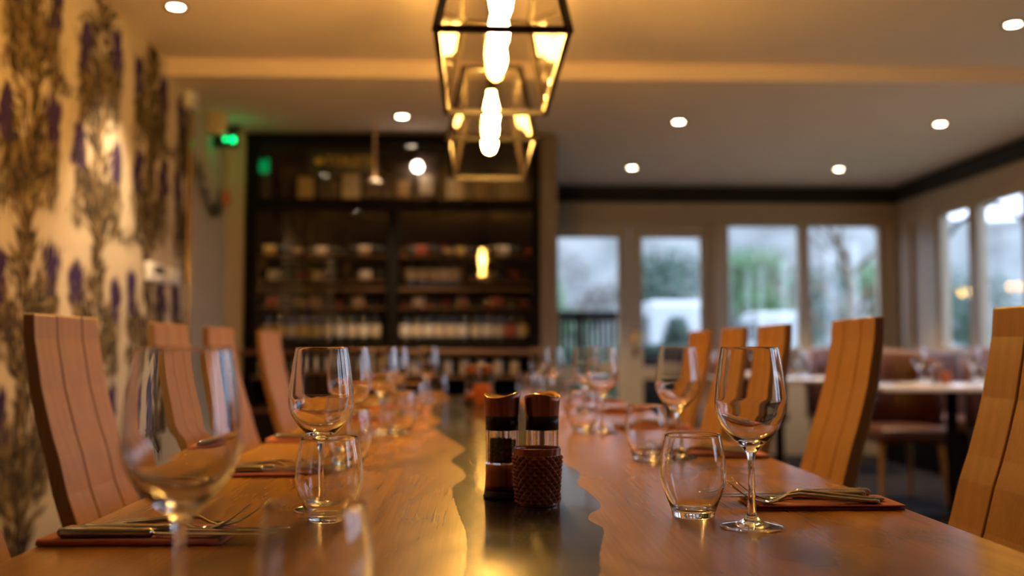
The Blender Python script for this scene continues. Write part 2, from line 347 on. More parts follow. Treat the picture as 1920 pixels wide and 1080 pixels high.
# --- thistle print on the papered wall (flat ink, 1 mm proud)
rnd = random.Random(7)
def leaf(y, z, ang, L, wd, mi):
    dy, dz = math.cos(ang), math.sin(ang); ny, nz_ = -dz, dy; x = XL + 0.001 + rnd.random() * 0.0008
    bend = rnd.uniform(-.12, .12) * L
    P = [(0, 0), (.3, .5), (.6, .42), (1, 0), (.6, -.42), (.3, -.5)]
    vs = []
    for t, o_ in P:
        off = o_ * wd + bend * t * t
        vs.append((x, min(5.73, y + dy * L * t + ny * off), min(ZA - .004, max(0.1, z + dz * L * t + nz_ * off))))
    m.add(vs, [(0, 1, 2, 3, 4, 5)], mi)
def pick(): return rnd.choices([1, 2, 3], [5, 3, 1.6])[0]
cols = [4.40 + .68 * k for k in range(-5, 3)]
for ci, yc in enumerate(cols):
    for i in range(700):                                   # the leafy spine
        z = rnd.uniform(.15, 2.48); wdt = .07 + .045 * math.sin(z * 9.2 + ci)
        y = yc + rnd.gauss(0, wdt * .55)
        leaf(y, z, PI / 2 + (y - yc) * -9 + rnd.uniform(-.7, .7), rnd.uniform(.06, .13), rnd.uniform(.014, .028), pick())
    for zr, wing in ((2.24, .20), (1.76, .22), (1.17, .23), (.66, .2)):
        for sgn in (-1, 1):
            hy = yc + sgn * wing * rnd.uniform(.85, 1.02); hz = zr + rnd.uniform(-.05, .05) + (0.04 if sgn > 0 else 0)
            for i in range(150):                            # frond running from the spine up to the flower, hanging tail below
                t = rnd.random(); y = yc + sgn * (.03 + (abs(hy - yc) - .03) * t) + rnd.gauss(0, .022); z = hz - .30 + .22 * t + rnd.gauss(0, .05)
                leaf(y, z, PI / 2 - sgn * rnd.uniform(-.5, 1.0), rnd.uniform(.05, .12), rnd.uniform(.011, .024), pick())
            for i in range(80):
                leaf(hy + rnd.gauss(0, .035), hz - rnd.uniform(.07, .30), -PI / 2 + rnd.uniform(-.5, .5), rnd.uniform(.04, .09), rnd.uniform(.007, .015), pick())
            for i in range(60):                            # purple head
                leaf(hy + rnd.gauss(0, .026), hz + rnd.uniform(-.11, .05), PI / 2 + rnd.uniform(-.35, .35), rnd.uniform(.06, .11), rnd.uniform(.020, .034), 4)
            for i in range(14):
                leaf(hy + rnd.gauss(0, .024), hz + rnd.uniform(-.08, .07), PI / 2 + rnd.uniform(-.6, .6), rnd.uniform(.04, .09), .008, 1)
    if ci < len(cols) - 1:                                 # garlands between the columns, at alternating heights
        zs = 2.0 if (ci % 2 == 0) else 1.46
        for zz in (zs, zs - 1.08):
            for i in range(110):
                t = rnd.random(); y = yc + .06 + (.68 - .12) * t; z = zz + .20 * (2 * t - 1) ** 2 + rnd.gauss(0, .012)
                leaf(y, z, rnd.uniform(0, 2 * PI), rnd.uniform(.02, .05), .012, pick())
struct(obj('wall_left', m, ['paper', 'leafdark', 'leafmid', 'leafgold', 'purple'], recalc=False))
m = MB().box(XL - .15, XL - .02, 5.74, CY + .75, 0, ZA); struct(obj('wall_passage', m, 'greywall'))
m = MB().rbox(XL - .02, XL + .012, 5.74, 5.79, 0, ZB, .004); struct(obj('trim_1', m, 'brass'))
m = MB().box(XL, XR + .15, YN - .12, YN, 0, ZA); struct(obj('wall_near', m, 'greywall'))
# partition that carries the wine cabinet, and the return beside it
cxl, cxr = pY(459, 400, CY).x, pY(1012, 400, CY).x
m = MB().box(XL - .02, cxl - .006, CY + .02, CY + .12, 0, ZB); struct(obj('wall_beside_cabinet', m, 'cream'))
m = MB().box(XL - .02, cxr + .12, CY + .62, CY + .74, 0, ZB); m.box(cxr + .006, cxr + .12, CY + .02, CY + .62, 0, ZB)
m.box(cxr + .0, cxr + .12, CY + .74, YB, 0, ZB); struct(obj('wall_middle', m, 'pillar'))

# back wall: solid pieces around door and windows
def bx(x): return pY(x, 500, YB).x
def bz(y): return pY(1350, y, YB).z
zt = bz(424); zs_ = bz(652); zdoor = bz(424)
d0, d1 = bx(1028), bx(1334); w0, w1 = bx(1352), bx(1664)
m = MB().box(cxr + .12, d0, YB, YB + .12, 0, ZB); m.box(d0, d1, YB, YB + .12, zdoor + .045, ZB); m.box(d1, w0, YB, YB + .12, 0, ZB)
m.box(w0, w1, YB, YB + .12, zt + .05, ZB); m.box(w0, w1, YB, YB + .12, 0, zs_ - .05); m.box(w1, XR + .12, YB, YB + .12, 0, ZB)
struct(obj('wall_back', m, 'cream'))
zb1, zb0 = ZB, bz(381)
m = MB().rbox(cxr + .12, XR, YB - .05, YB, zb0, zb1 - .002, .006); struct(obj('trim_2', m, 'band'))
m = MB().rbox(cxr + .12, XR - .03, YB - .028, YB, zb0 - .085, zb0 - .002, .005); m.rbox(d0 - .04, w1 + .04, YB - .04, YB, zdoor + .05, zdoor + .09, .004)
m.rbox(w1 + .02, w1 + .07, YB - .03, YB, 0, zdoor + .04, .006); m.rbox(d1 + .012, w0 - .012, YB - .03, YB, 0, zdoor + .04, .006)
struct(obj('trim_3', m, 'cream'))
# french door pair
gz1, gz0 = bz(446), bz(688)
def leaf_door(n, xa, xb, ga, gb, hinge_right):
    e = thing('door_%d' % n, 'x', 'door'); del e['label']; del e['category']; struct(e); e.location = ((xa + xb) / 2, YB + .04, 0)
    ox, oy = e.location.x, e.location.y
    f = MB(); za, zb_ = .02, zdoor + .035
    f.box(xa - ox, ga - ox, -.022, .022, za, zb_); f.box(gb - ox, xb - ox, -.022, .022, za, zb_)
    f.box(ga - ox, gb - ox, -.022, .022, gz1, zb_); f.box(ga - ox, gb - ox, -.022, .022, gz0 - .11, gz0)
    f.box(ga - ox, gb - ox, -.022, .022, za, .22)
    obj('door_frame', f, 'cream', e)
    obj('upper_pane', MB().box(ga - ox, gb - ox, -.003, .003, gz0, gz1), 'pane', e)
    obj('lower_pane', MB().box(ga - ox, gb - ox, -.003, .003, .22, gz0 - .11), 'pane', e)
    return e
mid = bx(1181)
da = leaf_door(1, d0 + .03, mid - .003, bx(1047), bx(1159), False)
db = leaf_door(2, mid + .003, d1 - .03, bx(1205), bx(1314), True)
h = MB(); hx = bx(1191) - db.location.x
h.rbox(hx - .02, hx + .02, -.034, -.0225, bz(668), bz(622), .004); h.tube([(hx, -.03, bz(633)), (hx, -.075, bz(633)), (hx + .09, -.078, bz(633))], .010, 10)
h.cyl((hx, -.03, bz(655)), (hx, -.04, bz(655)), .012)
obj('door_handle', h, 'brass', db)
f = MB().box(d0, d0 + .027, YB - .01, YB + .1, 0, zdoor + .045); f.box(d1 - .027, d1, YB - .01, YB + .1, 0, zdoor + .045); f.box(d0, d1, YB - .01, YB + .1, zdoor + .038, zdoor + .05)
struct(obj('trim_4', f, 'cream'))
def window(n, axis, a0, a1, fixed, z0, z1, panes):
    """axis 'x': lies in the back wall; 'y': lies in the right wall"""
    e = thing('window_%d' % n, 'x', 'window'); del e['label']; del e['category']; struct(e)
    def B(mb, p, q, za, zb_, dep=.035, off=.05):
        if axis == 'x': mb.box(p, q, fixed + off - dep, fixed + off + dep, za, zb_)
        else: mb.box(fixed + off - dep, fixed + off + dep, p, q, za, zb_)
    f = MB(); B(f, a0, a1, z1, z1 + .05); B(f, a0, a1, z0 - .05, z0)
    edges = [a0] + [v for p in panes for v in p] + [a1]
    for i in range(0, len(edges), 2): B(f, edges[i], edges[i + 1], z0, z1)
    obj('window_frame', f, 'cream', e)
    for p in panes:
        g = MB(); B(g, p[0], p[1], z0, z1, .003); obj('window_pane', g, 'pane', e)
    s = MB(); B(s, a0 - .02, a1 + .02, z0 - .045, z0 - .02, .06, -.02); obj('window_sill', s, 'cream', e)
    return e
window(1, 'x', w0, w1, YB, zs_, zt, [(bx(1368), bx(1498)), (bx(1519), bx(1649))])
# right wall with three pairs of windows
ry = lambda x: pX(x, 500, XR).y
pa = [(ry(1915), ry(1832)), (ry(1813), ry(1762))]
wz1, wz0 = zt, zs_
W = pa[1][1] + .07 - (pa[0][0] - .07)
pairs = [(pa[0][0] - .07, pa[1][1] + .07, pa)]
for k in (1, 2, 3, 4):
    off = k * (W + .30)
    pairs.append((pairs[0][0] - off, pairs[0][1] - off, [(p[0] - off, p[1] - off) for p in pa]))
m = MB(); m.box(XR, XR + .12, YN, YB, 0, wz0 - .05); m.box(XR, XR + .12, YN, YB, wz1 + .05, ZA)
ed = [YB] + [v for p in pairs for v in (p[1], p[0])] + [YN]
for i in range(0, len(ed), 2): m.box(XR, XR + .12, ed[i + 1], ed[i], wz0 - .05, wz1 + .05)
struct(obj('wall_right', m, 'cream'))
for i, p in enumerate(pairs): window(2 + i, 'y', p[0], p[1], XR, wz0, wz1, p[2])
m = MB().rbox(XR - .05, XR, YN, YB - .05, zb0, ZB - .002, .006); struct(obj('trim_5', m, 'band'))
m = MB().rbox(XR - .03, XR, YN, YB - .03, zb0 - .085, zb0 - .002, .005)
m.rbox(XR - .04, XR - .006, YB - .35, YB - .30, 0, wz1, .01); m.rbox(XR - .04, XR - .006, YB - .25, YB - .2, 0, wz1, .01)
struct(obj('trim_6', m, 'cream'))
# sampling portals that sit in the openings (they give no light themselves)
def portal(loc, rot, sx_, sy_):
    l = bpy.data.lights.new('window_portal', 'AREA'); l.shape = 'RECTANGLE'; l.size = sx_; l.size_y = sy_; l.cycles.is_portal = True
    o = bpy.data.objects.new('window_portal', l); COL.objects.link(o); o.location = loc; o.rotation_euler = rot; o['kind'] = 'helper'
for p in pairs: portal((XR + .13, (p[0] + p[1]) / 2, (wz0 + wz1) / 2), (0, PI / 2, 0), wz1 - wz0, p[1] - p[0])
portal(((w0 + w1) / 2, YB + .13, (zs_ + zt) / 2), (-PI / 2, 0, 0), w1 - w0, zt - zs_)
portal(((d0 + d1) / 2, YB + .13, 1.05), (-PI / 2, 0, 0), d1 - d0, 1.9)

# ================================================================== ceiling fittings
def downlight_proto():
    t = thing('ceiling_downlight', 'x', 'downlight')
    r = MB().lathe([(.033, -.001), (.036, -.006), (.050, -.006), (.053, -.001)], 40); obj('trim_ring', r, 'lantern_metal', t)
    l = MB().lathe([(.0005, -.0025), (.0325, -.0025)], 40); obj('lens', l, 'down', t, recalc=False)
    return t
DL = Maker(downlight_proto())
def downlight(x, y, z, label, e=SPOT_W, group='recessed ceiling downlights', lamp=True):
    t = DL.put((x, y, z), 0, label, group)
    if lamp:
        l = bpy.data.lights.new('downlight_lamp', 'SPOT'); l.energy = e; l.color = (1.0, .70, .40); l.spot_size = math.radians(75); l.spot_blend = .7; l.shadow_soft_size = .025
        o = bpy.data.objects.new('downlight_lamp', l); COL.objects.link(o); o.location = (0, 0, -.012); o.parent = t
    return t
A = pz(330, 12, ZA); B_ = pz(1900, 45, ZA)
downlight(A.x, A.y, ZA, 'small round downlight above the papered wall', 95)
downlight(B_.x, B_.y, ZA, 'small round downlight at the upper right end of the near ceiling')
for (px, py), lb in zip([(754, 218), (1273, 228), (1763, 232), (1185, 314), (1573, 317)],
        ['small round downlight in front of the wine cabinet', 'small round downlight right of the hanging lanterns in the middle row', 'small round downlight nearest the corner of windows, middle row',
         'small round downlight above the glazed double doors', 'small round downlight above the pair of back windows']):
    q = pz(px, py, ZB + .015); downlight(q.x, q.y, ZB + .015, lb)
downlight(-1.36, 2.1, ZA, 'small round downlight above the papered wall behind the near chairs', 20)
downlight(2.56, 2.1, ZA, 'small round downlight on the near right of the ceiling')
q = pz(1313, 38, ZA)
t = thing('ceiling_sensor', 'tiny green indicator light on the ceiling right of the lanterns', 'sensor', (q.x, q.y, ZA))
obj('sensor_body', MB().lathe([(.0005, -.006), (.010, -.006), (.012, -.0005)], 24), 'ceiling', t); obj('indicator', MB().lathe([(.0003, -.0075), (.0042, -.0065)], 12), 'green_led2', t, recalc=False)

# lanterns: long glazed boxes that widen downward, three lamps each
LW, LL, LT, LH, LZ = .30, .80, .197, .262, 1.675
def lantern_proto():
    t = thing('lantern_pendant', 'x', 'pendant light')
    a, b, c, d = LW / 2, LL / 2, LT / 2, LL / 2 - (LW - LT) / 2
    lo = [Vector(p) for p in ((-a, -b, 0), (a, -b, 0), (a, b, 0), (-a, b, 0))]; hi = [Vector(p) for p in ((-c, -d, LH), (c, -d, LH), (c, d, LH), (-c, d, LH))]
    f = MB(); r = .0072
    def bar(p, q):
        p = Vector(p); q = Vector(q); dd = (q - p); L = dd.length; mt = Matrix.Translation(p) @ dd.to_track_quat('Z', 'Y').to_matrix().to_4x4()
        f.box(-r, r, -r, r, -r, L + r, 0, mt)
    for i in range(4): bar(lo[i], lo[(i + 1) % 4]); bar(hi[i], hi[(i + 1) % 4]); bar(lo[i], hi[i])
    f.box(-.012, .012, -d, d, LH - .006, LH + .006)
    obj('frame', f, 'lantern_metal', t)
    for i in range(4):
        j = (i + 1) % 4; obj('glass_panel', MB().add([lo[i], lo[j], hi[j], hi[i]], [(0, 1, 2, 3)]), 'lantern_glass', t)
    for s_ in (-1, 1):
        obj('hanging_rod', MB().cyl((0, s_ * .22, LH), (0, s_ * .22, ZA - LZ - .012), .005), 'lantern_metal', t)
    obj('ceiling_plate', MB().rbox(-.05, .05, -.30, .30, ZA - LZ - .016, ZA - LZ - .0005, .003), 'lantern_metal', t)
    for y in (-.24, 0, .24):
        k = obj('lamp_holder', MB().cyl((0, y, LH - .006), (0, y, LH - .055), .018, .016, 20), 'lantern_metal', t)
        bprof = [(.0125, LH - .056), (.013, LH - .070), (.020, LH - .095), (.026, LH - .125), (.028, LH - .140), (.025, LH - .160), (.018, LH - .178), (.004, LH - .186), (.0003, LH - .187)]
        obj('lamp_bulb', MB().lathe(bprof, 28, (0, y, 0)), 'bulb', t)
    return t
LN = Maker(lantern_proto())
PX = .053
LN.put((PX + .004, 2.20 + .405, LZ), 0, 'glazed lantern hanging over the near half of the table, larger in view', 'glass lanterns over the table')
LN.put((PX - .002, 3.39 + .40, LZ), 0, 'glazed lantern hanging over the far end of the table, behind the other', 'glass lanterns over the table')

# ================================================================== wall fittings
q = pX(413, 235, XL)
ye = 6.20; xe = pY(413, 235, ye).x; ze = pY(413, 235, ye).z
t = thing('exit_light', 'cream emergency light with a glowing green panel on the passage wall', 'emergency light', (XL - .02, ye, ze))
obj('housing', MB().rbox(0.001, xe + .04 - XL + .02, -.03, .03, -.06, .08, .008), 'lab_cream', t)
gx = pY(438, 263, ye).x - XL + .02; gz = pY(438, 263, ye).z - ze
obj('arm', MB().rbox(.05, gx + .05, -.008, .008, -.02, .0, .003), 'blackplastic', t)
obj('sign_plate', MB().rbox(gx - .13, gx + .03, .0, .012, -.14, -.02, .003), 'signgreen', t)
obj('glowing_panel', MB().box(gx - .12, gx + .02, .0125, .0145, -.13, -.03), 'green_led', t)
obj('indicator_lamp', MB().lathe([(.0003, .018), (.012, .014), (.018, 0), (.012, -.014), (.0003, -.018)], 20, (gx, -.02, gz)), 'green_led', t)
obj('indicator_lamp', MB().lathe([(.0003, .012), (.009, .009), (.012, 0), (.009, -.009), (.0003, -.012)], 20, (gx - .045, -.02, gz + .003)), 'green_led', t)
def wallbox(xa, xb, ya, yb, dep, name, label, cat, detail):
    p0 = pX(xa, (ya + yb) / 2, XL); p1 = pX(xb, (ya + yb) / 2, XL); yc = (p0.y + p1.y) / 2; hh = (yb - ya) * yc / FPX / 2; zc = pX((xa + xb) / 2, (ya + yb) / 2, XL).z
    t = thing(name, label, cat, (XL + .0018, yc, zc)); hw = abs(p1.y - p0.y) / 2
    obj('body', MB().rbox(.0005, dep, -hw, hw, -hh, hh, .005), 'white', t)
    detail(t, dep, hw, hh); return t
wallbox(270, 303, 494, 529, .03, 'thermostat', 'larger white control box on the papered wall', 'thermostat', lambda t, d, a, b: (obj('display', MB().rbox(d - .001, d + .002, -a * .6, a * .6, -b * .1, b * .6, .001), 'darkglass', t), obj('dial', MB().rbox(d - .001, d + .004, -a * .3, a * .3, -b * .7, -b * .35, .001), 'white', t)))
wallbox(311, 332, 503, 533, .02, 'light_switch', 'smaller white switch on the papered wall beside the thermostat', 'light switch', lambda t, d, a, b: obj('rocker', MB().rbox(d - .001, d + .005, -a * .4, a * .4, -b * .5, b * .5, .002), 'white', t))
wallbox(343, 358, 168, 206, .045, 'motion_sensor', 'small cream sensor high on the end of the papered wall', 'sensor', lambda t, d, a, b: obj('lens', MB().rbox(d - .001, d + .006, -a * .6, a * .6, -b * .6, 0, .003), 'lab_white', t))
# dried garland with an orange flower beside the cabinet
t = thing('dried_garland', 'dark dried garland with an orange flower hung on the passage wall', 'garland', (XL - .02, 6.05, 1.9))
r2 = random.Random(3); m = MB()
for i in range(160):
    s_ = r2.random(); y = -.18 + .62 * s_; z = .18 - .62 * s_ * (1.3 - s_) + r2.gauss(0, .015); a = r2.uniform(0, 2 * PI); L = r2.uniform(.03, .06)
    x0 = .02 + r2.random() * .03; dx = Vector((r2.uniform(-.2, .2), math.cos(a), math.sin(a))) * L; nn = Vector((0, -math.sin(a), math.cos(a))) * .008
    p = Vector((x0, y, z)); p.x = max(p.x, .018); m.add([p, p + dx * .5 + nn, p + dx, p + dx * .5 - nn], [(0, 1, 2, 3)])
obj('foliage', m, 'leafdark', t, recalc=False)
m = MB()
for k in range(26):
    a = k * 2.399; rr = .012 + .05 * (k / 26); c_ = Vector((.05 + .03 * (1 - k / 26), .40 + rr * math.cos(a), .02 + rr * math.sin(a)))
    m.rbox(c_.x - .006, c_.x + .006, c_.y - .014, c_.y + .014, c_.z - .014, c_.z + .014, .004)
obj('flower', m, 'orange', t)
# slim hanging rod in front of the cabinet
q = pz(703, 226, ZB + .015); zb_r = pY(703, 343, q.y).z
t = thing('hanging_ceiling_rod', 'slim pale rod hanging from ceiling before the wine cabinet, small dish at its end', 'ceiling rod', (q.x, q.y, ZB + .015))
L = zb_r - ZB - .015
obj('rod', MB().cyl((0, 0, -.001), (0, 0, L + .02), .007, n=14), 'box_tan', t)
obj('dish', MB().lathe([(.0005, L + .03), (.02, L + .026), (.045, L + .008), (.046, L), (.03, L - .006), (.0005, L - .008)], 24), 'pillar', t)

# ================================================================== wine cabinet
CD = .56
t = thing('wine_cabinet', 'tall black glazed wine cabinet full of bottles on the back partition', 'wine cabinet', ((cxl + cxr) / 2, CY, 0))
ox = t.location.x; xa, xb = cxl - ox, cxr - ox
cz = lambda y: pY(736, y, CY).z
zr1, zr0 = cz(372), cz(394); zt0 = cz(270); zc = cz(650); xm = pY(736, 500, CY).x - ox
xla, xrb = pY(480, 500, CY).x - ox, pY(996, 500, CY).x - ox
f = MB(); H = ZB - .003
f.box(xa, xla, 0, .05, zc, H); f.box(xrb, xb, 0, .05, zc, H); f.box(xla, xrb, 0, .05, zt0, H); f.box(xla, xrb, 0, .05, zr0, zr1)
f.box(xm - .035, xm + .035, 0, .05, zc + .02, zr0); f.box(xla, xrb, 0, .05, zc - .02, zc + .012)
obj('front_frame', f, 'black', t)
f = MB(); f.box(xa, xa + .02, .05, CD, 0, H); f.box(xb - .02, xb, .05, CD, 0, H); f.box(xa + .02, xb - .02, CD - .02, CD, 0, H); f.box(xa + .02, xb - .02, .05, CD - .02, H - .02, H)
f.box(xa + .02, xb - .02, .05, CD - .02, zr0 + .02, zr1 - .002)
f.box(xa + .02, xb - .02, .0, CD - .02, 0, .12)
obj('carcass', f, 'darkwood', t)
obj('glass_door', MB().box(xla, xm - .035, .020, .026, zc + .012, zr0), 'cabpane', t)
obj('glass_door', MB().box(xm + .035, xrb, .020, .026, zc + .012, zr0), 'cabpane', t)
obj('glass_fanlight', MB().box(xla, xrb, .020, .026, zr1, zt0), 'cabpane', t)
obj('counter', MB().rbox(xa - .004, xb + .004, -.05, CD - .02, zc - .055, zc - .021, .004), 'shelfwood', t)
for yy in (707, 770): obj('lower_shelf', MB().box(xa + .02, xb - .02, .02, CD - .03, cz(yy) - .012, cz(yy) + .012), 'shelfwood', t)
for xx in (xa, xb - .06, xm - .03): obj('lower_post', MB().box(xx, xx + .06, 0, .05, .12, zc - .056), 'black', t)
SH = {}
for nm, yy, th in (('a', 481, .008), ('b', 527, .008), ('c', 541, .016), ('d', 577, .008)):
    z = pY(736, yy, CY + .15).z; SH[nm] = z
    xs0 = xla if nm != 'c' else xla
    if nm == 'b': obj('shelf', MB().box(xla, xm - .03, .08, .34, z - th, z), 'shelfwood', t); obj('shelf', MB().box(pY(876, 500, CY).x - ox, xrb, .08, .34, z - th, z), 'shelfwood', t); continue
    obj('shelf', MB().box(xla - .02, xm - .005, .08, .40, z - th, z), 'shelfwood', t)
    obj('shelf', MB().box(xm + .005, xrb + .02, .08, .40, z - th, z), 'shelfwood', t)
for xx, ya, yb in ((650, 482, 640), (757, 455, 540), (758, 542, 600), (866, 470, 600)):
    X = pY(xx, 500, CY + .38).x - ox; obj('divider', MB().box(X - .014, X + .014, .365, .398, cz(yb) + .01, cz(ya)), 'shelfwood', t)
q = pY(782, 310, CY + .03); obj('spot_lamp', MB().lathe([(.0005, 0), (.030, .0), (.034, .012), (.034, .04), (.0005, .04)], 24, mat=Matrix.Translation((q.x - ox, .052, q.z)) @ Matrix.Rotation(-PI / 2, 4, 'X')), 'cablamp', t)
obj('base_panel', MB().box(xa + .02, xb - .02, -.0, .03, .0, cz(772) - .02), 'darkwood', t)
for z_, x_, n_ in ((zc + .03, 0, 0),):
    l = bpy.data.lights.new('cabinet_fill', 'AREA'); l.shape = 'RECTANGLE'; l.size = 1.0; l.size_y = .02; l.energy = 0.6; l.color = (1, .66, .36)  # unseen fill lights added inside the cabinet to brighten the bottle labels
    for sx_ in ((xla + xm) / 2, (xm + xrb) / 2):
        o = bpy.data.objects.new('cabinet_fill', l); COL.objects.link(o); o.parent = t; o.location = (sx_, .07, zr0 + .01); o.rotation_euler = (math.radians(25), 0, 0)

# bottles
BP = [(.0005, .004), (.030, 0), (.037, .004), (.0375, .02), (.0375, .185), (.035, .205), (.024, .225), (.0155, .240), (.0145, .255), (.0145, .298), (.0158, .300), (.0158, .306), (.012, .308), (.0005, .308)]
def bottle_proto(lab, cap):
    t = thing('wine_bottle', 'x', 'bottle')
    obj('glass', MB().lathe(BP, 24), 'bottleglass', t)
    obj('paper_label', MB().lathe([(.0377, .058), (.0379, .060), (.0379, .133), (.0377, .135)], 24), lab, t, recalc=False)
    obj('capsule', MB().lathe([(.0150, .245), (.0152, .298), (.0163, .300), (.0163, .307), (.012, .3095), (.0005, .3095)], 20), cap, t)
    return t
KINDS = [('lab_cream', 'cap_black', 'cream-labelled'), ('lab_white', 'cap_red', 'white-labelled, red-capped'), ('lab_red', 'cap_gold', 'red-labelled'), ('lab_gold', 'cap_gold', 'ochre-labelled')]
BM = [Maker(bottle_proto(a, b)) for a, b, c in KINDS]
def bottle(ki, loc, rz, label, group, lie=0):
    o = BM[ki].put(loc, rz, label, group)
    if lie: o.rotation_euler = (0, PI / 2 * lie, 0)
    else: o.rotation_euler = (0, 0, rz)
    return o
rb = random.Random(11)
zfl = zc - .019 + .033
obj('cabinet_floor', MB().box(xla - .02, xrb + .02, .05, .45, zc - .02, zc + .012), 'shelfwood', t)
zf = zc + .012
def uprow(xs, Y, z, gname, seq, shelf):
    for i, (x, ki) in enumerate(zip(xs, seq)):
        X = pY(x, 600, Y).x
        bottle(ki, (X, Y, z + .0005), rb.uniform(0, 6), '%s bottle standing %s, %s from left' % (KINDS[ki][2].split(',')[0], shelf, nth(i)), gname)
sp = lambda a, n, d: [a + d * i for i in range(n)]
uprow(sp(500, 10, 22.6), CY + .14, zf, 'bottles standing in the left bay', [3, 3, 0, 3, 3, 0, 1, 0, 1, 0], 'in the bottom of the left bay')
uprow(sp(760, 6, 21.6), CY + .14, zf, 'bottles standing in the right bay', [1, 0, 1, 0, 0, 1], 'bottom left of the right bay')
uprow(sp(893, 5, 21.6), CY + .14, zf, 'bottles standing in the right bay', [0, 1, 0, 2, 1], 'bottom right of the right bay')
uprow(sp(768, 5, 20.9), CY + .22, SH['c'] if False else SH['c'], 'bottles standing on the middle shelf', [1, 0, 0, 1, 0], 'on the middle shelf of the right bay')
def lierow(items, shelf, z, where):
    for i, (x, ki) in enumerate(items):
        X = pY(x, 500, CY + .19).x                            # the label, 0.1 m from the foot, sits at x
        lie = 1
        bottle(ki, (X - lie * .10, CY + .16 + .085 * (i % 2), z + .0385), 0, '%s bottle lying %s, %s from left' % (KINDS[ki][2].split(',')[0], where, nth(i)), 'bottles lying on the cabinet shelves', lie)
lierow([(510, 3), (602, 0), (686, 0)], 'a', SH['a'], 'on the top shelf of the left bay')
lierow([(518, 1), (597, 0), (688, 1)], 'b', SH['b'], 'on the middle shelf of the left bay')
lierow([(516, 2), (590, 0), (676, 0)], 'd', SH['d'], 'on the low shelf of the left bay')
lierow([(792, 2), (862, 3), (944, 1)], 'a', SH['a'], 'on the top shelf of the right bay')
lierow([(908, 0), (962, 2)], 'b', SH['b'], 'on the middle shelf of the right bay')
lierow([(787, 1), (868, 0), (932, 2)], 'd', SH['d'], 'on the low shelf of the right bay')
# cartons and bottles on the top shelf
def carton(xa_, xb_, ya, yb, Y, mat, label, lab=None):
    p0 = pY(xa_, yb, Y); p1 = pY(xb_, ya, Y); wd = (p1.x - p0.x) / 2
    t2 = thing('gift_carton', label, 'carton', ((p0.x + p1.x) / 2, Y + .05, zr1 - .0015), 0, 'cartons along the top of the cabinet')
    h_ = p1.z - zr1
    obj('carton_body', MB().rbox(-wd, wd, -.045, .045, .0, h_, .003), mat, t2)
    if lab: obj('carton_label', MB().box(-wd * .6, wd * .6, -.0465, -.0455, h_ * .15, h_ * .55), lab, t2)
carton(486, 504, 320, 372, CY + .12, 'box_dark', 'dark slim carton at the left end of the cabinet top shelf')
carton(558, 585, 331, 372, CY + .12, 'box_tan', 'tan upright carton below the left end of the sign')
carton(592, 632, 334, 372, CY + .14, 'box_dark', 'low dark carton between the two tan cartons')
carton(641, 673, 326, 372, CY + .12, 'lab_cream', 'wide cream carton below the middle of the sign')
carton(680, 728, 336, 372, CY + .14, 'box_dark', 'dark carton right of the wide cream carton', None)
carton(738, 775, 306, 372, CY + .12, 'box_dark', 'dark carton with a dull cream label near the cabinet centre', 'box_tan')
carton(779, 820, 288, 372, CY + .12, 'box_dark', 'tall dark carton with a cream label right of centre', 'lab_cream')
carton(838, 868, 334, 372, CY + .12, 'lab_cream', 'small cream carton seen below the far lantern')
carton(890, 915, 338, 372, CY + .12, 'box_tan', 'small tan carton right of the far lantern')
carton(940, 985, 310, 372, CY + .14, 'box_dark', 'dark carton at the right end of the cabinet top shelf')
# the sign
p0 = pY(579, 322, CY + .035); p1 = pY(706, 282, CY + .035)
t2 = thing('toilets_sign', 'dark green sign with yellow arrow and lettering reading TOILETS', 'sign', ((p0.x + p1.x) / 2, CY + .04, (p0.z + p1.z) / 2))
sw, sh = (p1.x - p0.x) / 2, (p1.z - p0.z) / 2
obj('board', MB().rbox(-sw, sw, 0, .014, -sh, sh, .003), 'signgreen', t2)
a_ = MB(); ax = -sw + .065
a_.add([(ax - .035, -.0015, 0), (ax + .012, -.0015, .030), (ax + .012, -.0015, -.030)], [(0, 1, 2)]); a_.box(ax + .01, ax + .035, -.0018, -.0008, -.012, .012)
obj('arrow', a_, 'signyellow', t2)
cu = bpy.data.curves.new('lettering', 'FONT'); cu.body = 'TOILETS'; cu.size = .088; cu.align_x = 'CENTER'; cu.align_y = 'CENTER'; cu.extrude = .0006; cu.materials.append(M['signyellow'])
o = bpy.data.objects.new('lettering', cu); COL.objects.link(o); bpy.context.view_layer.update()
me = bpy.data.meshes.new_from_object(o.evaluated_get(bpy.context.evaluated_depsgraph_get())); bpy.data.objects.remove(o)
o = bpy.data.objects.new('lettering', me); COL.objects.link(o); o.parent = t2; o.location = (.045, -.0012, 0); o.rotation_euler = (PI / 2, 0, 0)
# bowls on the counter and glasses below
def lathe_thing(name, label, cat, prof, mat, loc, group=None, n=32):
    o_ = obj(name, MB().lathe(prof, n), mat); o_.location = loc; tag(o_, label, cat, group); return o_
bowl = [(.0005, .002), (.03, .0), (.05, .012), (.075, .045), (.078, .045), (.054, .010), (.03, .006), (.0005, .006)]
zcount = zc - .021
r3 = random.Random(5)
gl = [(.0005, .001), (.028, 0), (.032, .02), (.036, .10), (.034, .10), (.030, .02), (.026, .006), (.0005, .006)]
base = None; z707 = cz(707) + .012
for i in range(16):
    X = pY(492 + i * 31.5, 690, CY + .14).x
    if abs(X - ox - xm) < .06: continue
    o_ = obj('stacked_tumbler', MB().lathe([(r, z) for r, z in gl], 16), 'salt') if base is None else base.copy()
    if base is None: base = o_
    else: COL.objects.link(o_)
    o_.location = (X, CY + .14, z707 + .0005); tag(o_, 'pale cup on the open shelf under the cabinet, %s from the left' % nth(min(13, i)) if i < 14 else 'pale cup on the open shelf under the cabinet, %s from the right' % nth(15 - i), 'cup', 'cups under the cabinet counter')

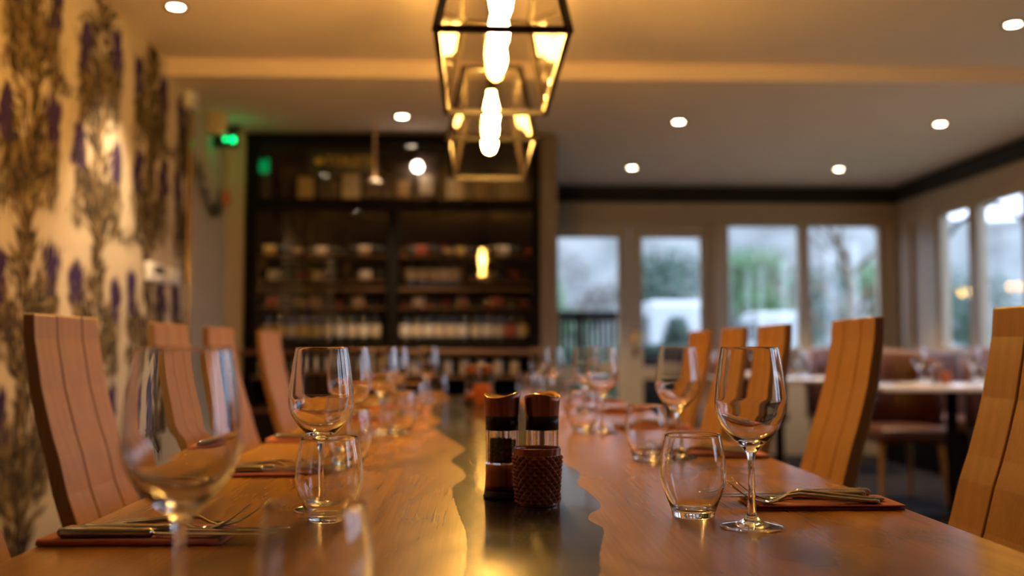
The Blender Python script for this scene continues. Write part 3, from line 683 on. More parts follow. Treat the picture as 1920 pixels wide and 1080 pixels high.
# ================================================================== dining table
TX0, TX1, TY0, TY1 = -.463, .558, .12, 4.335
TZ = .75
lp = [(870, 1080), (874, 1003), (859, 961), (848, 914), (872, 897), (866, 880), (846, 863), (872, 844), (858, 832), (838, 820), (818, 806), (804, 800), (815, 796), (828, 789), (816, 781), (806, 772), (812, 762), (836, 752), (842, 745)]
rp = [(1124, 1080), (1124, 1040), (1132, 995), (1122, 985), (1103, 974), (1108, 962), (1126, 952), (1118, 936), (1100, 920), (1082, 908), (1087, 888), (1074, 878), (1056, 868), (1050, 850), (1046, 830), (1030, 812), (1016, 795), (1000, 778), (984, 764), (972, 752), (966, 745)]
rr_ = random.Random(21)
def edge(px, side):
    pts = [pz(x, y, TZ) for x, y in px]; pts = [(p.x, p.y) for p in pts]
    y0 = pts[0][1]; pre = []
    yy = TY0
    base_x = pts[0][0]
    while yy < y0 - .05:
        pre.append((base_x + .02 * math.sin(yy * 11 + side) + .012 * math.sin(yy * 27), yy)); yy += .05
    pts = pre + pts; pts = [p for p in pts if p[1] < TY1 - .01] + [(pts[-1][0], TY1)]
    pts = curve_prof(pts, 3); out = []
    for a, b in zip(pts, pts[1:]):
        n = max(1, int(math.hypot(a[0] - b[0], a[1] - b[1]) / .008))
        for i in range(n):
            t_ = i / n; w_ = .0009 * math.sin(PI * t_) if n > 2 else 0
            out.append((a[0] + (b[0] - a[0]) * t_ + rr_.uniform(-1, 1) * w_, a[1] + (b[1] - a[1]) * t_))
    out.append(pts[-1]); return out
EL, ER = edge(lp, 0), edge(rp, 2)
def slab(name, loop, mat, z0, z1, parent):
    bm = bmesh.new(); vb = [bm.verts.new((x, y, z1)) for x, y in loop]
    fc = bm.faces.new(vb); res = bmesh.ops.extrude_face_region(bm, geom=[fc])
    for e in res['geom']:
        if isinstance(e, bmesh.types.BMVert): e.co.z = z0
    bmesh.ops.recalc_face_normals(bm, faces=bm.faces[:])
    ng = [f_ for f_ in bm.faces if len(f_.verts) > 4]; bmesh.ops.triangulate(bm, faces=ng)
    me = bpy.data.meshes.new(name); bm.to_mesh(me); bm.free(); me.materials.append(M[mat])
    o_ = bpy.data.objects.new(name, me); COL.objects.link(o_); o_.parent = parent; return o_
t = thing('dining_table', 'long oak dining table with live-edge planks around a dark resin river', 'dining table', (0, 0, 0))
TH = .042
slab('oak_plank', [(TX0, TY0)] + EL + [(TX0, TY1)], 'table', TZ - TH, TZ, t)
slab('oak_plank', [(x, y) for x, y in ER] + [(TX1, TY1), (TX1, TY0)], 'table', TZ - TH, TZ, t)
slab('resin_river', EL + ER[::-1], 'resin', TZ - TH, TZ - .0002, t)
for yy in (.98, 3.47):
    f = MB(); f.rbox(-.09, .19, yy - .05, yy + .05, .03, TZ - TH - .012, .006); f.rbox(-.11, .19, yy - .30, yy + .30, 0, .03, .005); f.rbox(-.36, .46, yy - .05, yy + .05, TZ - TH - .012, TZ - TH - .0005, .003)
    obj('pedestal', f, 'black', t)

# ================================================================== dining chairs
def chair_proto():
    t = thing('dining_chair', 'x', 'chair')
    prof = [(.43, .205), (.50, .160), (.56, .128), (.60, .112), (.651, .094), (.70, .076), (.762, .060), (.80, .047), (.839, .036), (.885, .024), (.931, .016), (.975, .008), (1.02, .005)]
    ys = [(-.150, -.055), (-.052, .062), (.065, .150)]
    for a, b in ys:
        f = MB(); vs = []; n = len(prof); fs = []
        for z, x in prof:
            k = min(1.0, (1.02 - z) / .5) * .10            # the planks flare a little towards the seat
            th = .020 + .012 * min(1, (1.02 - z) / .5)
            a2, b2 = a * (1 + k) , b * (1 + k)
            g = .0006
            vs += [(x, a2 + g, z), (x, b2 - g, z), (x - th, b2 - g, z), (x - th, a2 + g, z)]
        for i in range(n - 1):
            for k in range(4): fs.append((4 * i + k, 4 * i + (k + 1) % 4, 4 * i + 4 + (k + 1) % 4, 4 * i + 4 + k))
        fs += [(3, 2, 1, 0), (4 * n - 4, 4 * n - 3, 4 * n - 2, 4 * n - 1)]
        f.add(vs, fs, 0, False); o_ = obj('back_plank', f, 'chair', t)
        bv = o_.modifiers.new('edge', 'BEVEL'); bv.width = .0025; bv.segments = 2; bv.limit_method = 'ANGLE'; bv.angle_limit = math.radians(50)
    obj('cross_rail', MB().rbox(.075, .098, -.15, .15, .505, .555, .004), 'chair', t)
    obj('seat', MB().rbox(.17, .58, -.205, .205, .440, .475, .012, 3), 'chair', t)
    f = MB(); f.rbox(.21, .565, -.185, -.165, .385, .4395, .003); f.rbox(.21, .565, .165, .185, .385, .4395, .003); f.rbox(.545, .565, -.165, .165, .385, .4395, .003)
    obj('seat_rail', f, 'chair', t)
    for sy in (-1, 1):
        f = MB(); y = sy * .178
        f.add([(.53, y - .016, .3845 + .055), (.565, y - .016, .4395), (.565, y + .016, .4395), (.53, y + .016, .4395), (.545, y - .013, 0), (.570, y - .013, 0), (.570, y + .013, 0), (.545, y + .013, 0)],
              [(0, 1, 2, 3), (7, 6, 5, 4), (0, 4, 5, 1), (1, 5, 6, 2), (2, 6, 7, 3), (3, 7, 4, 0)]); obj('leg', f, 'chair', t)
        f = MB(); f.add([(.20, y - .016, .4395), (.245, y - .016, .4395), (.245, y + .016, .4395), (.20, y + .016, .4395), (.10, y - .013, 0), (.130, y - .013, 0), (.130, y + .013, 0), (.10, y + .013, 0)],
              [(0, 1, 2, 3), (7, 6, 5, 4), (0, 4, 5, 1), (1, 5, 6, 2), (2, 6, 7, 3), (3, 7, 4, 0)]); obj('leg', f, 'chair', t)
    return t
CH = Maker(chair_proto())
LY = [1.375, 1.945, 2.60, 3.10, 3.84]
for i, y in enumerate(LY): CH.put((-.790, y, 0), (0, 0, math.radians(1), 0, math.radians(-2))[i], 'tall oak plank-back chair by the papered wall, %s' % (['nearest, cut off by the frame', 'second nearest, largest whole back', 'third nearest', 'fourth nearest', 'farthest, before the wine cabinet'][i]), 'oak chairs along the left side')
RY = [1.340, 2.085, 2.67, 3.11, 3.60]
RX = [.790, .800, .80, .805, .81]; RR = [0, -4, -3, -2, 0]
for i, y in enumerate(RY): CH.put((RX[i], y, 0), PI + math.radians(RR[i]), 'tall oak plank-back chair on the window side, %s' % (['nearest, cut off by the frame', 'second nearest', 'third nearest', 'fourth nearest', 'farthest'][i]), 'oak chairs along the right side')

# ================================================================== glasses
def wine_proto():
    t = thing('wine_glass', 'x', 'wine glass')
    foot = [(.0003, .0006), (.030, .0006), (.0352, .0003), (.0365, .0012), (.0360, .0024)] + curve_prof([(.0360, .0024), (.026, .0042), (.014, .0072), (.0075, .012), (.0055, .019)], 4)[1:]
    stem = curve_prof([(.0055, .019), (.0044, .030), (.0038, .048), (.0038, .066), (.0044, .078), (.0062, .087)], 4)
    outer = curve_prof([(.0062, .087), (.0120, .0935), (.0205, .1010), (.0290, .1100), (.0360, .1205), (.0400, .1310), (.0415, .1410), (.0408, .1550), (.0390, .1720), (.0365, .1900), (.0332, .2092)], 5)
    inner = curve_prof([(.0324, .2092), (.0356, .1900), (.0380, .1720), (.0397, .1550), (.0402, .1430), (.0381, .1310), (.0333, .1205), (.0262, .1112), (.0175, .1038), (.0080, .0988), (.0003, .0978)], 5)
    obj('foot', MB().lathe(foot, 64), 'glass', t, recalc=False)
    obj('stem', MB().lathe(stem, 40), 'glass', t, recalc=False)
    rim = [(.0331, .2096), (.0328, .2099), (.0325, .2096)]
    obj('bowl', MB().lathe(outer + rim + inner, 72), 'glass', t, recalc=False)
    return t
def tumbler_proto():
    outer = curve_prof([(.0235, .0), (.0256, .0015), (.0275, .0080), (.0335, .0240), (.0385, .0400), (.0404, .0520), (.0400, .0650), (.0380, .0820), (.0342, .1010)], 5)
    inner = curve_prof([(.0330, .1010), (.0367, .0820), (.0386, .0650), (.0389, .0520), (.0368, .0400), (.0315, .0250), (.0255, .0135), (.0200, .0095), (.0100, .0082), (.0003, .0080)], 5)
    return obj('tumbler', MB().lathe([(.0003, .0006), (.020, .0006)] + outer + [(.0340, .1014), (.0336, .1017), (.0332, .1014)] + inner, 72), 'glass', recalc=False)
WG = Maker(wine_proto()); TG0 = tumbler_proto(); tag(TG0, 'x', 'tumbler'); TG = Maker(TG0)
def at(x, d): return ((x - 894) * d / FPX, d)
wl = [at(352, .72), at(606, 1.295), at(659, 1.93), at(718, 2.45), at(742, 3.00), at(802, 3.70)]
wr = [at(1409, 1.165), at(1271, 1.86), at(1129, 2.45), at(1098, 3.08), at(1036, 3.70), at(1010, 4.08)]
tl = [at(597, .700), at(622, 1.215), at(657, 1.78), at(751, 2.46), at(775, 3.06), at(820, 3.92)]
tr = [at(1299, 1.240), at(1212, 1.87), at(1092, 2.50), at(1074, 3.12), at(1000, 3.72), at(985, 4.12)]
ordn = ['nearest the camera', 'second along', 'third along', 'fourth along', 'fifth along', 'farthest']
for i, (x, y) in enumerate(wl): WG.put((x, y, TZ + .0003), 0, 'empty wine glass on the left half of the oak table, %s' % ordn[i], 'wine glasses on the long table')
for i, (x, y) in enumerate(wr): WG.put((x, y, TZ + .0003), 0, 'empty wine glass on the right half of the oak table, %s' % ordn[i], 'wine glasses on the long table')
for i, (x, y) in enumerate(tl): TG.put((x, y, TZ + .0003), 0, 'empty stemless tumbler on the left half of the oak table, %s' % ordn[i], 'tumblers on the long table')
for i, (x, y) in enumerate(tr): TG.put((x, y, TZ + .0003), 0, 'empty stemless tumbler on the right half of the oak table, %s' % ordn[i], 'tumblers on the long table')

# ================================================================== cutlery and napkins  (local +x points from the table edge to its middle)
def napkin_proto():
    m_ = MB(); L, Wd = .196, .088
    for k, (z0, z1, sh_) in enumerate(((0.0, .0020, 0), (.0023, .0043, .004), (.0046, .0066, -.003))):
        m_.rbox(0 + (k % 2) * .003, L - k * .003, -Wd / 2 + k * .002, Wd / 2 - sh_, z0, z1, .0012, 3)
    # rounded fold along one long side
    m_.tube([(0.002, -Wd / 2 + .001, .0034), (L - .003, -Wd / 2 + .001, .0034)], .0033, 12)
    return obj('folded_napkin', m_, 'napkin')
def fork_proto():
    o_ = thing('table_fork', 'x', 'fork')
    hd = [(0, 0, .0030, .010, .003), (.002, 0, .0030, .016, .004), (.012, 0, .0032, .019, .005), (.040, 0, .0055, .015, .0055), (.080, 0, .0095, .009, .0055), (.105, 0, .0120, .0065, .0055), (.122, 0, .0100, .0068, .0048), (.134, 0, .0045, .012, .003), (.142, 0, .0032, .021, .0024), (.150, 0, .0030, .024, .0022)]
    obj('handle', MB().strip(hd), 'steel', o_)
    f = MB()
    for k in range(4):
        y = -.0098 + .00653 * k; tap = 1 - abs(k - 1.5) * .04
        f.strip([(.149, y, .0030, .0052, .0022), (.156, y, .0036, .0040, .0021), (.168, y * tap, .0072, .0033, .002), (.180, y * tap, .0140, .003, .002), (.190, y * tap, .0215, .0026, .0018), (.198, y * tap, .0290, .0014, .0012)], n=6)
    obj('tines', f, 'steel', o_); return o_
def knife_proto():
    o_ = thing('table_knife', 'x', 'knife')
    obj('handle', MB().strip([(0, 0, .0058, .008, .005), (.002, 0, .0058, .014, .0095), (.010, 0, .0058, .018, .0114), (.05, 0, .0056, .0155, .0110), (.085, 0, .0054, .0120, .0098), (.098, 0, .0054, .0130, .0102), (.101, 0, .0050, .009, .007)]), 'steel', o_)
    obj('blade', MB().strip([(.1005, 0, .0046, .008, .004), (.108, .0005, .0044, .014, .0026), (.14, .001, .0042, .019, .0018), (.18, .0015, .0042, .0195, .0016), (.205, .001, .0042, .017, .0014), (.218, -.002, .0042, .011, .0012), (.225, -.005, .0042, .003, .0008)], n=10), 'steel', o_)
    return o_
n0_ = napkin_proto(); tag(n0_, 'x', 'napkin'); NP = Maker(n0_); FK = Maker(fork_proto()); KN = Maker(knife_proto())
LS = [1.125, 1.675, 2.27, 2.87, 3.45]; RS = [1.325, 1.925, 2.58, 3.20, 3.80]
for side, ys_ in ((-1, LS), (1, RS)):
    sn = 'left' if side < 0 else 'right'
    for i, y in enumerate(ys_):
        ex = (TX0 - .006 + .002) if side < 0 else (TX1 + .004 - .006)
        x0 = (TX0 - .004) if side < 0 else (TX1 - .002)
        x0 = x0 - side * .002
        rz = 0 if side < 0 else PI
        jit = math.radians([-2, 1.5, -1, 2, 0][i])
        where = 'place on the %s side' % sn; o9 = ORD[i] if i < 4 else 'farthest'
        NP.put((x0, y, TZ + .0003), rz + jit * .3, 'folded rust-orange napkin, %s on the %s side of the table' % (o9, sn), 'rust napkins')
        zn = TZ + .0070
        s_ = 1 if side < 0 else -1
        # knives lie to the diner's right, forks to the left, all bunched on the napkin
        KN.put((x0 - side * .018, y - s_ * .030, zn), rz + jit, 'outer steel knife on the rust napkin, %s place on the %s side' % (o9, sn), 'knives on the napkins')
        KN.put((x0 - side * .032, y - s_ * .010, zn), rz + jit + .02, 'inner steel knife on the rust napkin, %s place on the %s side' % (o9, sn), 'knives on the napkins')
        FK.put((x0 - side * .016, y + s_ * .012, zn), rz + jit - .03, 'inner steel fork on the rust napkin, %s place on the %s side' % (o9, sn), 'forks on the napkins')
        FK.put((x0 - side * .030, y + s_ * .031, zn), rz + jit + .04, 'outer steel fork on the rust napkin, %s place on the %s side' % (o9, sn), 'forks on the napkins')

# ================================================================== mills and candle holders
def mill(name, label, loc, rz, filled):
    t = thing(name, label, 'mill', loc, rz, 'salt and pepper mills')
    n = 64
    obj('foot_ring', MB().lathe([(.0003, 0), (.0262, 0), (.0268, .0015), (.0268, .0035), (.0252, .0045), (.0248, .0106), (.0003, .0106)], n), 'blackplastic', t)
    obj('copper_base', MB().lathe([(.0003, .0107), (.0247, .0107), (.0240, .020), (.0234, .035), (.0232, .0468), (.0003, .0468)], n), 'copper', t)
    f = MB(); ro = .0230; ri = .0195
    prof = [(.0003, .0470), (ro, .0470), (ro, .0938), (ri, .0938), (ri, .0490), (.0003, .0490)]
    vs = []; fs = []; nn = 96
    for r, z in prof:
        for k in range(nn):
            a = 2 * PI * k / nn; r_ = r + (.00035 * math.cos(12 * a) if .015 < r < .021 else 0); vs.append((r_ * math.cos(a), r_ * math.sin(a), z))
    for i in range(len(prof) - 1):
        for k in range(nn): fs.append((i * nn + k, i * nn + (k + 1) % nn, (i + 1) * nn + (k + 1) % nn, (i + 1) * nn + k))
    f.add(vs, fs, 0, True); ob = obj('glass_body', f, 'glass', t)
    md = ob.modifiers.new('split', 'EDGE_SPLIT'); md.split_angle = math.radians(40)
    obj('shaft', MB().cyl((0, 0, .0492), (0, 0, .0938), .0028, n=16), 'steel', t)
    obj('black_collar', MB().lathe([(.0003, .0939), (.0234, .0939), (.0236, .1136), (.0003, .1136)], n), 'blackplastic', t)
    f = MB(); vs = []; fs = []
    rows = [(.0236, .1137, 0), (.0240, .122, .1), (.0249, .135, .6), (.0256, .1425, 1), (.0250, .1429, 1), (.0238, .138, .9), (.020, .133, .7), (.0003, .1305, .4)]
    for r, z, k_ in rows:
        for k in range(n):
            a = 2 * PI * k / n; vs.append((r * math.cos(a), r * math.sin(a), z + k_ * (.0032 * math.cos(2 * a) + .0009 * math.cos(a))))
    for i in range(len(rows) - 1):
        for k in range(n): fs.append((i * n + k, i * n + (k + 1) % n, (i + 1) * n + (k + 1) % n, (i + 1) * n + k)); 
    f.add(vs, fs, 0, True); f.m = [0] * (3 * n) + [1] * (4 * n); obj('copper_cap', f, ['copper', 'gold'], t)
    rg = random.Random(4 + int(filled)); g = MB()
    top, rad, sz = (.079, .0168, .0023) if filled else (.0535, .017, .0011)
    bm = bmesh.new(); bmesh.ops.create_icosphere(bm, subdivisions=1, radius=1); iv = [v.co.copy() for v in bm.verts]; fi = [[v.index for v in f_.verts] for f_ in bm.faces]; bm.free()
    for i in range(420 if filled else 300):
        if filled:
            a = rg.uniform(0, 2 * PI); on_side = rg.random() < .72
            r = rad - sz * rg.random() * .5 if on_side else rad * math.sqrt(rg.random()); z = .0515 + (top - .0515) * (rg.random() if on_side else 1) + rg.gauss(0, .0008)
        else:
            a = rg.uniform(0, 2 * PI); r = rad * math.sqrt(rg.random()); z = .0502 + (top - .0505) * rg.random()
        r = max(r, .0055); c_ = Vector((r * math.cos(a), r * math.sin(a), z)); s0 = sz * rg.uniform(.8, 1.15)
        g.add([c_ + v * s0 for v in iv], fi, 0, True)
    if filled: g.lathe([(.0056, .0494), (.0157, .0494), (.0157, top - .001), (.0056, top - .001)], 32)
    ob = obj('peppercorns' if filled else 'salt_crystals', g, 'pepper' if filled else 'salt', t, recalc=False); ob['kind'] = 'stuff'
    return t
def candle_holder(label, loc, mat, s=1.0):
    t = thing('candle_holder', label, 'candle holder', loc, 0, 'studded candle holders')
    nn, nz_ = 264, 130; NS = 18; Hh = .0755 * s; z0, z1 = .004 * s, .066 * s
    f = MB(); vs = []; fs = []
    prof = []
    for i in range(nz_ + 1):
        z = Hh * i / nz_; r = (.0262 + .0055 * (z / Hh) ** .8) * s; prof.append((r, z))
    for r, z in prof:
        for k in range(nn):
            a = 2 * PI * k / nn; d_ = 0
            if z0 < z < z1:
                row = .0053 * s; u = a / (2 * PI) * NS; v = (z - z0) / row
                p = u + v / 2 ; q = u - v / 2
                fp = abs((p % 1) - .5) * 2; fq = abs((q % 1) - .5) * 2
                d_ = (1 - max(fp, fq)); d_ = min(d_, .8) * .0050 * s
            vs.append(((r + d_) * math.cos(a), (r + d_) * math.sin(a), z))
    L = len(prof)
    for r, z in ((.0302 * s, Hh), (.0296 * s, Hh - .003 * s), (.0285 * s, .05 * s), (.0255 * s, .012 * s), (.0003, .010 * s)):
        for k in range(nn): a = 2 * PI * k / nn; vs.append((r * math.cos(a), r * math.sin(a), z))
        L += 1
    for i in range(L - 1):
        for k in range(nn): fs.append((i * nn + k, i * nn + (k + 1) % nn, (i + 1) * nn + (k + 1) % nn, (i + 1) * nn + k))
    fs.append(tuple(range(nn - 1, -1, -1)))
    f.add(vs, fs, 0, True); obj('studded_cup', f, mat, t, recalc=True)
    obj('tealight', MB().lathe([(.0003, .0112 * s), (.0185 * s, .0112 * s), (.0190 * s, .026 * s), (.0175 * s, .0262 * s), (.0170 * s, .0225 * s), (.0003, .0225 * s)], 32), 'wax', t)
    obj('glass_insert', MB().lathe([(.0270 * s, .0560 * s), (.0282 * s, .0590 * s), (.0288 * s, .070 * s), (.0282 * s, .0705 * s), (.0274 * s, .0600 * s), (.0265 * s, .0565 * s)], 48), 'glass', t)
    return t
mill('pepper_mill', 'copper and black pepper mill with peppercorns, left one of the near pair', (.036, 1.410, TZ + .0002), math.radians(-25), True)
mill('salt_mill', 'copper and black mill with clear empty body, right one of the near pair', (.0925, 1.412, TZ + .0002), math.radians(65), False)
candle_holder('copper-brown diamond-studded glass candle holder in front of the near mills', (.0815, 1.345, TZ + .0002), 'amber')
mill('pepper_mill', 'copper and black pepper mill at the far end of the table, left one', (-.018, 3.66, TZ + .0002), 0, True)
mill('salt_mill', 'copper and black mill at the far end of the table, right one', (.040, 3.68, TZ + .0002), 0, False)
candle_holder('orange glass candle holder at the far end of the table', (.020, 3.585, TZ + .0002), 'ambercandle')

# ================================================================== the bistro corner by the windows
def tub_proto():
    t = thing('tub_chair', 'x', 'chair')
    m_ = MB(); vs = []; fs = []; n = 29; rows = 8
    def pt(a, h_, inner):
        rx, ry_ = (.225, .225) if inner else (.285, .285)
        zt_ = .95 - .13 * (abs(a) / (PI * .62)) ** 2.2; z = .44 + (zt_ - .44) * h_
        fl = 1 + .10 * h_
        return Vector((rx * fl * math.sin(a), ry_ * fl * math.cos(a), z))
    secs = []
    for i in range(n):
        a = -PI * .56 + 2 * PI * .56 * i / (n - 1); ring = [pt(a, 0, True), pt(a, .35, True), pt(a, .7, True), pt(a, .97, True), (pt(a, 1.02, True) + pt(a, 1.02, False)) / 2, pt(a, .97, False), pt(a, .6, False), pt(a, .25, False), pt(a, 0, False)]
        secs.append(ring)
    k = len(secs[0]); vs = [p for s_ in secs for p in s_]
    for i in range(n - 1):
        for j in range(k): fs.append((i * k + j, i * k + (j + 1) % k, (i + 1) * k + (j + 1) % k, (i + 1) * k + j))
    fs += [tuple(range(k)), tuple(range((n - 1) * k, n * k))[::-1]]
    m_.add(vs, fs, 0, True); obj('backrest', m_, 'leather', t)
    obj('seat', MB().rbox(-.245, .245, -.27, .215, .385, .475, .03, 4), 'leather', t)
    for sx_ in (-1, 1):
        for sy in (-1, 1):
            obj('leg', MB().cyl((sx_ * .19, sy * .18, .386), (sx_ * .215, sy * .215, 0), .021, .013, 12), 'chair', t)
    return t
TC = Maker(tub_proto())
def bt(xc, yc, wx, wy, label):
    t = thing('bistro_table', label, 'table', (xc, yc, 0), 0, 'bistro tables by the windows')
    obj('table_top', MB().rbox(-wx / 2, wx / 2, -wy / 2, wy / 2, .722, .75, .006), 'cafe', t)
    obj('pedestal', MB().cyl((0, 0, .02), (0, 0, .721), .032, n=20), 'black', t)
    obj('base', MB().lathe([(.0005, 0), (.22, 0), (.22, .008), (.05, .02), (.0005, .021)], 32), 'black', t); return t
ta = (2.70, 5.60); tb = (2.10, 6.88)
bt(ta[0], ta[1], 1.08, .70, 'grey-topped bistro table on a black pedestal, nearer the camera'); bt(tb[0], tb[1], .86, .70, 'grey-topped bistro table by the back windows')
TC.put((2.62, 6.18, 0), math.radians(6), 'brown leather tub chair behind the middle of the nearer bistro table', 'brown tub chairs')
TC.put((3.40, 6.22, 0), math.radians(-12), 'brown leather tub chair behind the right end of the nearer bistro table', 'brown tub chairs')
TC.put((2.15, 7.84, 0), 0, 'brown leather tub chair below the pair of back windows, left one', 'brown tub chairs')
TC.put((2.90, 7.80, 0), 0, 'brown leather tub chair below the pair of back windows, right one', 'brown tub chairs')
bench = thing('leather_bench', 'brown leather bench along the window wall', 'bench', (3.43, 7.70, 0))
for k in ('seat',): obj('seat', MB().rbox(-.05, .32, -.8, .8, .36, .46, .03, 4), 'leather', bench); obj('plinth', MB().box(.05, .32, -.78, .78, 0, .36), 'black', bench)
obj('backrest', MB().rbox(.23, .34, -.8, .8, .465, .93, .03, 4), 'leather', bench)
def small_set(tx, ty, who):
    for dx, dy, lb in ((-.12, .10, 'left'), (.16, .02, 'right')):
        WG.put((tx + dx, ty + dy, .7503), 0, 'wine glass on the bistro table %s, %s one' % (who, lb), 'wine glasses on the bistro tables')
    for dx, dy, lb in ((-.04, .17, 'left'), (.24, .10, 'right')):
        TG.put((tx + dx, ty + dy, .7503), 0, 'tumbler on the bistro table %s, %s one' % (who, lb), 'tumblers on the bistro tables')
    candle_holder('orange glass candle holder on the bistro table %s' % who, (tx + .05, ty + .12, .7502), 'ambercandle', .9)
    for dx, lb in ((-.24, 'left'), (.30, 'right')):
        o_ = obj('folded_napkin', MB().rbox(-.05, .05, -.1, .1, 0, .008, .003, 3), 'lab_white'); o_.location = (tx + dx, ty - .12, .7502)
        tag(o_, 'pale folded napkin at the %s end of the bistro table %s' % (lb, who), 'napkin', 'pale napkins')
small_set(ta[0] - .02, ta[1], 'nearer the camera'); small_set(tb[0] - .02, tb[1], 'by the back windows')

# ================================================================== outdoors
GZ = -.35
m = MB().box(-30, 60, YB + .15, 90, GZ - .1, GZ); m.box(XR + .15, 60, -40, YB + .15, GZ - .1, GZ); struct(obj('ground', m, 'lawn'))
m = MB().box(-2, 7, YB + .13, 11.6, GZ, -.02); struct(obj('floor_terrace', m, 'decking'))
# wooded hills behind
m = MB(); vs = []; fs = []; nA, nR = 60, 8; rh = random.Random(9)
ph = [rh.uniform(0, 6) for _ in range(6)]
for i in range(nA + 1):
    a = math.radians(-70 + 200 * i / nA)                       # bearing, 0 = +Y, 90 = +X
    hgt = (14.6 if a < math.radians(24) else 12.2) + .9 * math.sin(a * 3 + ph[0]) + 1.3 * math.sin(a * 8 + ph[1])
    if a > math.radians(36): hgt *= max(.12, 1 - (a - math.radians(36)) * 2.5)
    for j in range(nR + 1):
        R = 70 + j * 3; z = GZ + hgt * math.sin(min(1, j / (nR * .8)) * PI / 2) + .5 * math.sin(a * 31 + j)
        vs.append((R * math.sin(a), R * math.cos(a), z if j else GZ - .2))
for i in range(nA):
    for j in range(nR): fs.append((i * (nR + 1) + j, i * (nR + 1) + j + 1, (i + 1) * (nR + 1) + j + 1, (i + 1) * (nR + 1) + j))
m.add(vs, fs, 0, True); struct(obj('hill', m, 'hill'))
def leafcloud(rg, blobs, n, size):
    v = np.zeros((n * 4, 3)); 
    for i in range(n):
        c_, r_ = rg.choice(blobs); d = Vector((rg.gauss(0, 1), rg.gauss(0, 1), rg.gauss(0, 1))).normalized(); p = Vector(c_) + Vector((d.x * r_[0], d.y * r_[1], d.z * r_[2])) * (rg.random() ** .4)
        u = Vector((rg.gauss(0, 1), rg.gauss(0, 1), rg.gauss(0, 1))).normalized(); w_ = u.orthogonal().normalized(); s_ = size * rg.uniform(.6, 1.4)
        for k, q_ in enumerate((p - u * s_, p + w_ * s_ * .5, p + u * s_, p - w_ * s_ * .5)): v[i * 4 + k] = q_
    m_ = MB(); m_.add([tuple(r) for r in v], [(4 * i, 4 * i + 1, 4 * i + 2, 4 * i + 3) for i in range(n)]); return m_
def tree(x, y, h_, kind, label, seed, wide=.32, n=1500, leaves=True):
    rg = random.Random(seed); t = thing('tree', label, 'tree', (x, y, GZ), 0, 'trees beyond the terrace')
    f = MB(); f.tube([(0, 0, 0), (.05, 0, h_ * .3), (0, .08, h_ * .62)], [h_ * .028, h_ * .02, h_ * .012], 8)
    def br(p, d, L, r_, lv):
        q_ = Vector(p) + Vector(d) * L; mid_ = (Vector(p) + q_) / 2 + Vector((rg.gauss(0, 1), rg.gauss(0, 1), rg.gauss(0, 1))) * L * .06
        f.tube([p, mid_, q_], [r_, r_ * .75, r_ * .5], 5)
        if lv:
            for _ in range(3):
                dd = (Vector(d) + Vector((rg.gauss(0, .5), rg.gauss(0, .5), rg.gauss(.15, .35)))).normalized(); br(mid_.lerp(q_, rg.random()), dd, L * .62, r_ * .5, lv - 1)
    for i in range(9 if not leaves else 5):
        a = i * 2.4; z = h_ * rg.uniform(.25, .6); br((.02, .03, z), Vector((math.cos(a) * .7, math.sin(a) * .7, .75)).normalized(), h_ * .30, h_ * .009, 2 if not leaves else 0)
    obj('trunk', f, 'bark', t)
    if leaves:
        blobs = [((rg.gauss(0, wide * h_ * .35), rg.gauss(0, wide * h_ * .35), h_ * rg.uniform(.35, .85)), [h_ * wide * rg.uniform(.4, .7)] * 2 + [h_ * rg.uniform(.13, .2)]) for _ in range(9)]
        obj('crown', leafcloud(rg, blobs, n, h_ * .022), kind, t, recalc=False)
    return t
def out(x, D): p = pY(x, 500, D); return p.x, D
x, y = out(1436, 47); tree(x, y, 6.3, 'leaf_b', 'mid-green bushy tree seen through the left back window', 2, .36, 2600)
x, y = out(1250, 47); tree(x, y, 6.3, 'leaf_a', 'dark evergreen seen through the right door leaf', 3, .34, 2600)
x, y = out(1362, 60); tree(x, y, 6.6, 'leaf_a', 'dark evergreen behind the post left of the back windows', 4, .3, 2200)
x, y = out(1520, 57); tree(x, y, 6.2, 'leaf_a', 'dark evergreen seen between the two back windows', 5, .34, 2200)
x, y = out(1592, 15.5); tree(x, y, 4.6, None, 'bare branching tree seen through the right back window', 6, .3, 0, False)
x, y = out(1645, 45); tree(x, y, 6.0, 'leaf_b', 'mid-green tree at the right edge of the back windows', 7, .34, 2200)
x, y = out(1095, 50); tree(x, y, 6.0, 'leaf_c', 'greyish winter tree seen through the left door leaf', 8, .34, 1500)
x, y = out(1190, 60); tree(x, y, 6.4, 'leaf_c', 'greyish winter tree behind the post between the door leaves', 9, .3, 1500)
for i, (bx_, by_, hh_, kk, lb) in enumerate([(15, 30, 4.5, 'leaf_a', 'dark evergreen outside the corner window, left'), (20.5, 29, 4.4, 'leaf_b', 'mid-green tree outside the corner window, right'), (18, 22, 3.2, 'leaf_a', 'low dark tree outside the right-hand corner pane'), (27, 22, 4.6, 'leaf_a', 'broad dark tree far outside the window wall'), (24, 7, 3.2, 'leaf_a', 'dark tree outside the window wall near the table'), (26, 0, 3.2, 'leaf_b', 'green tree outside the window wall beside the camera')]):
    tree(bx_, by_, hh_, kk, lb, 20 + i, .42, 1800)
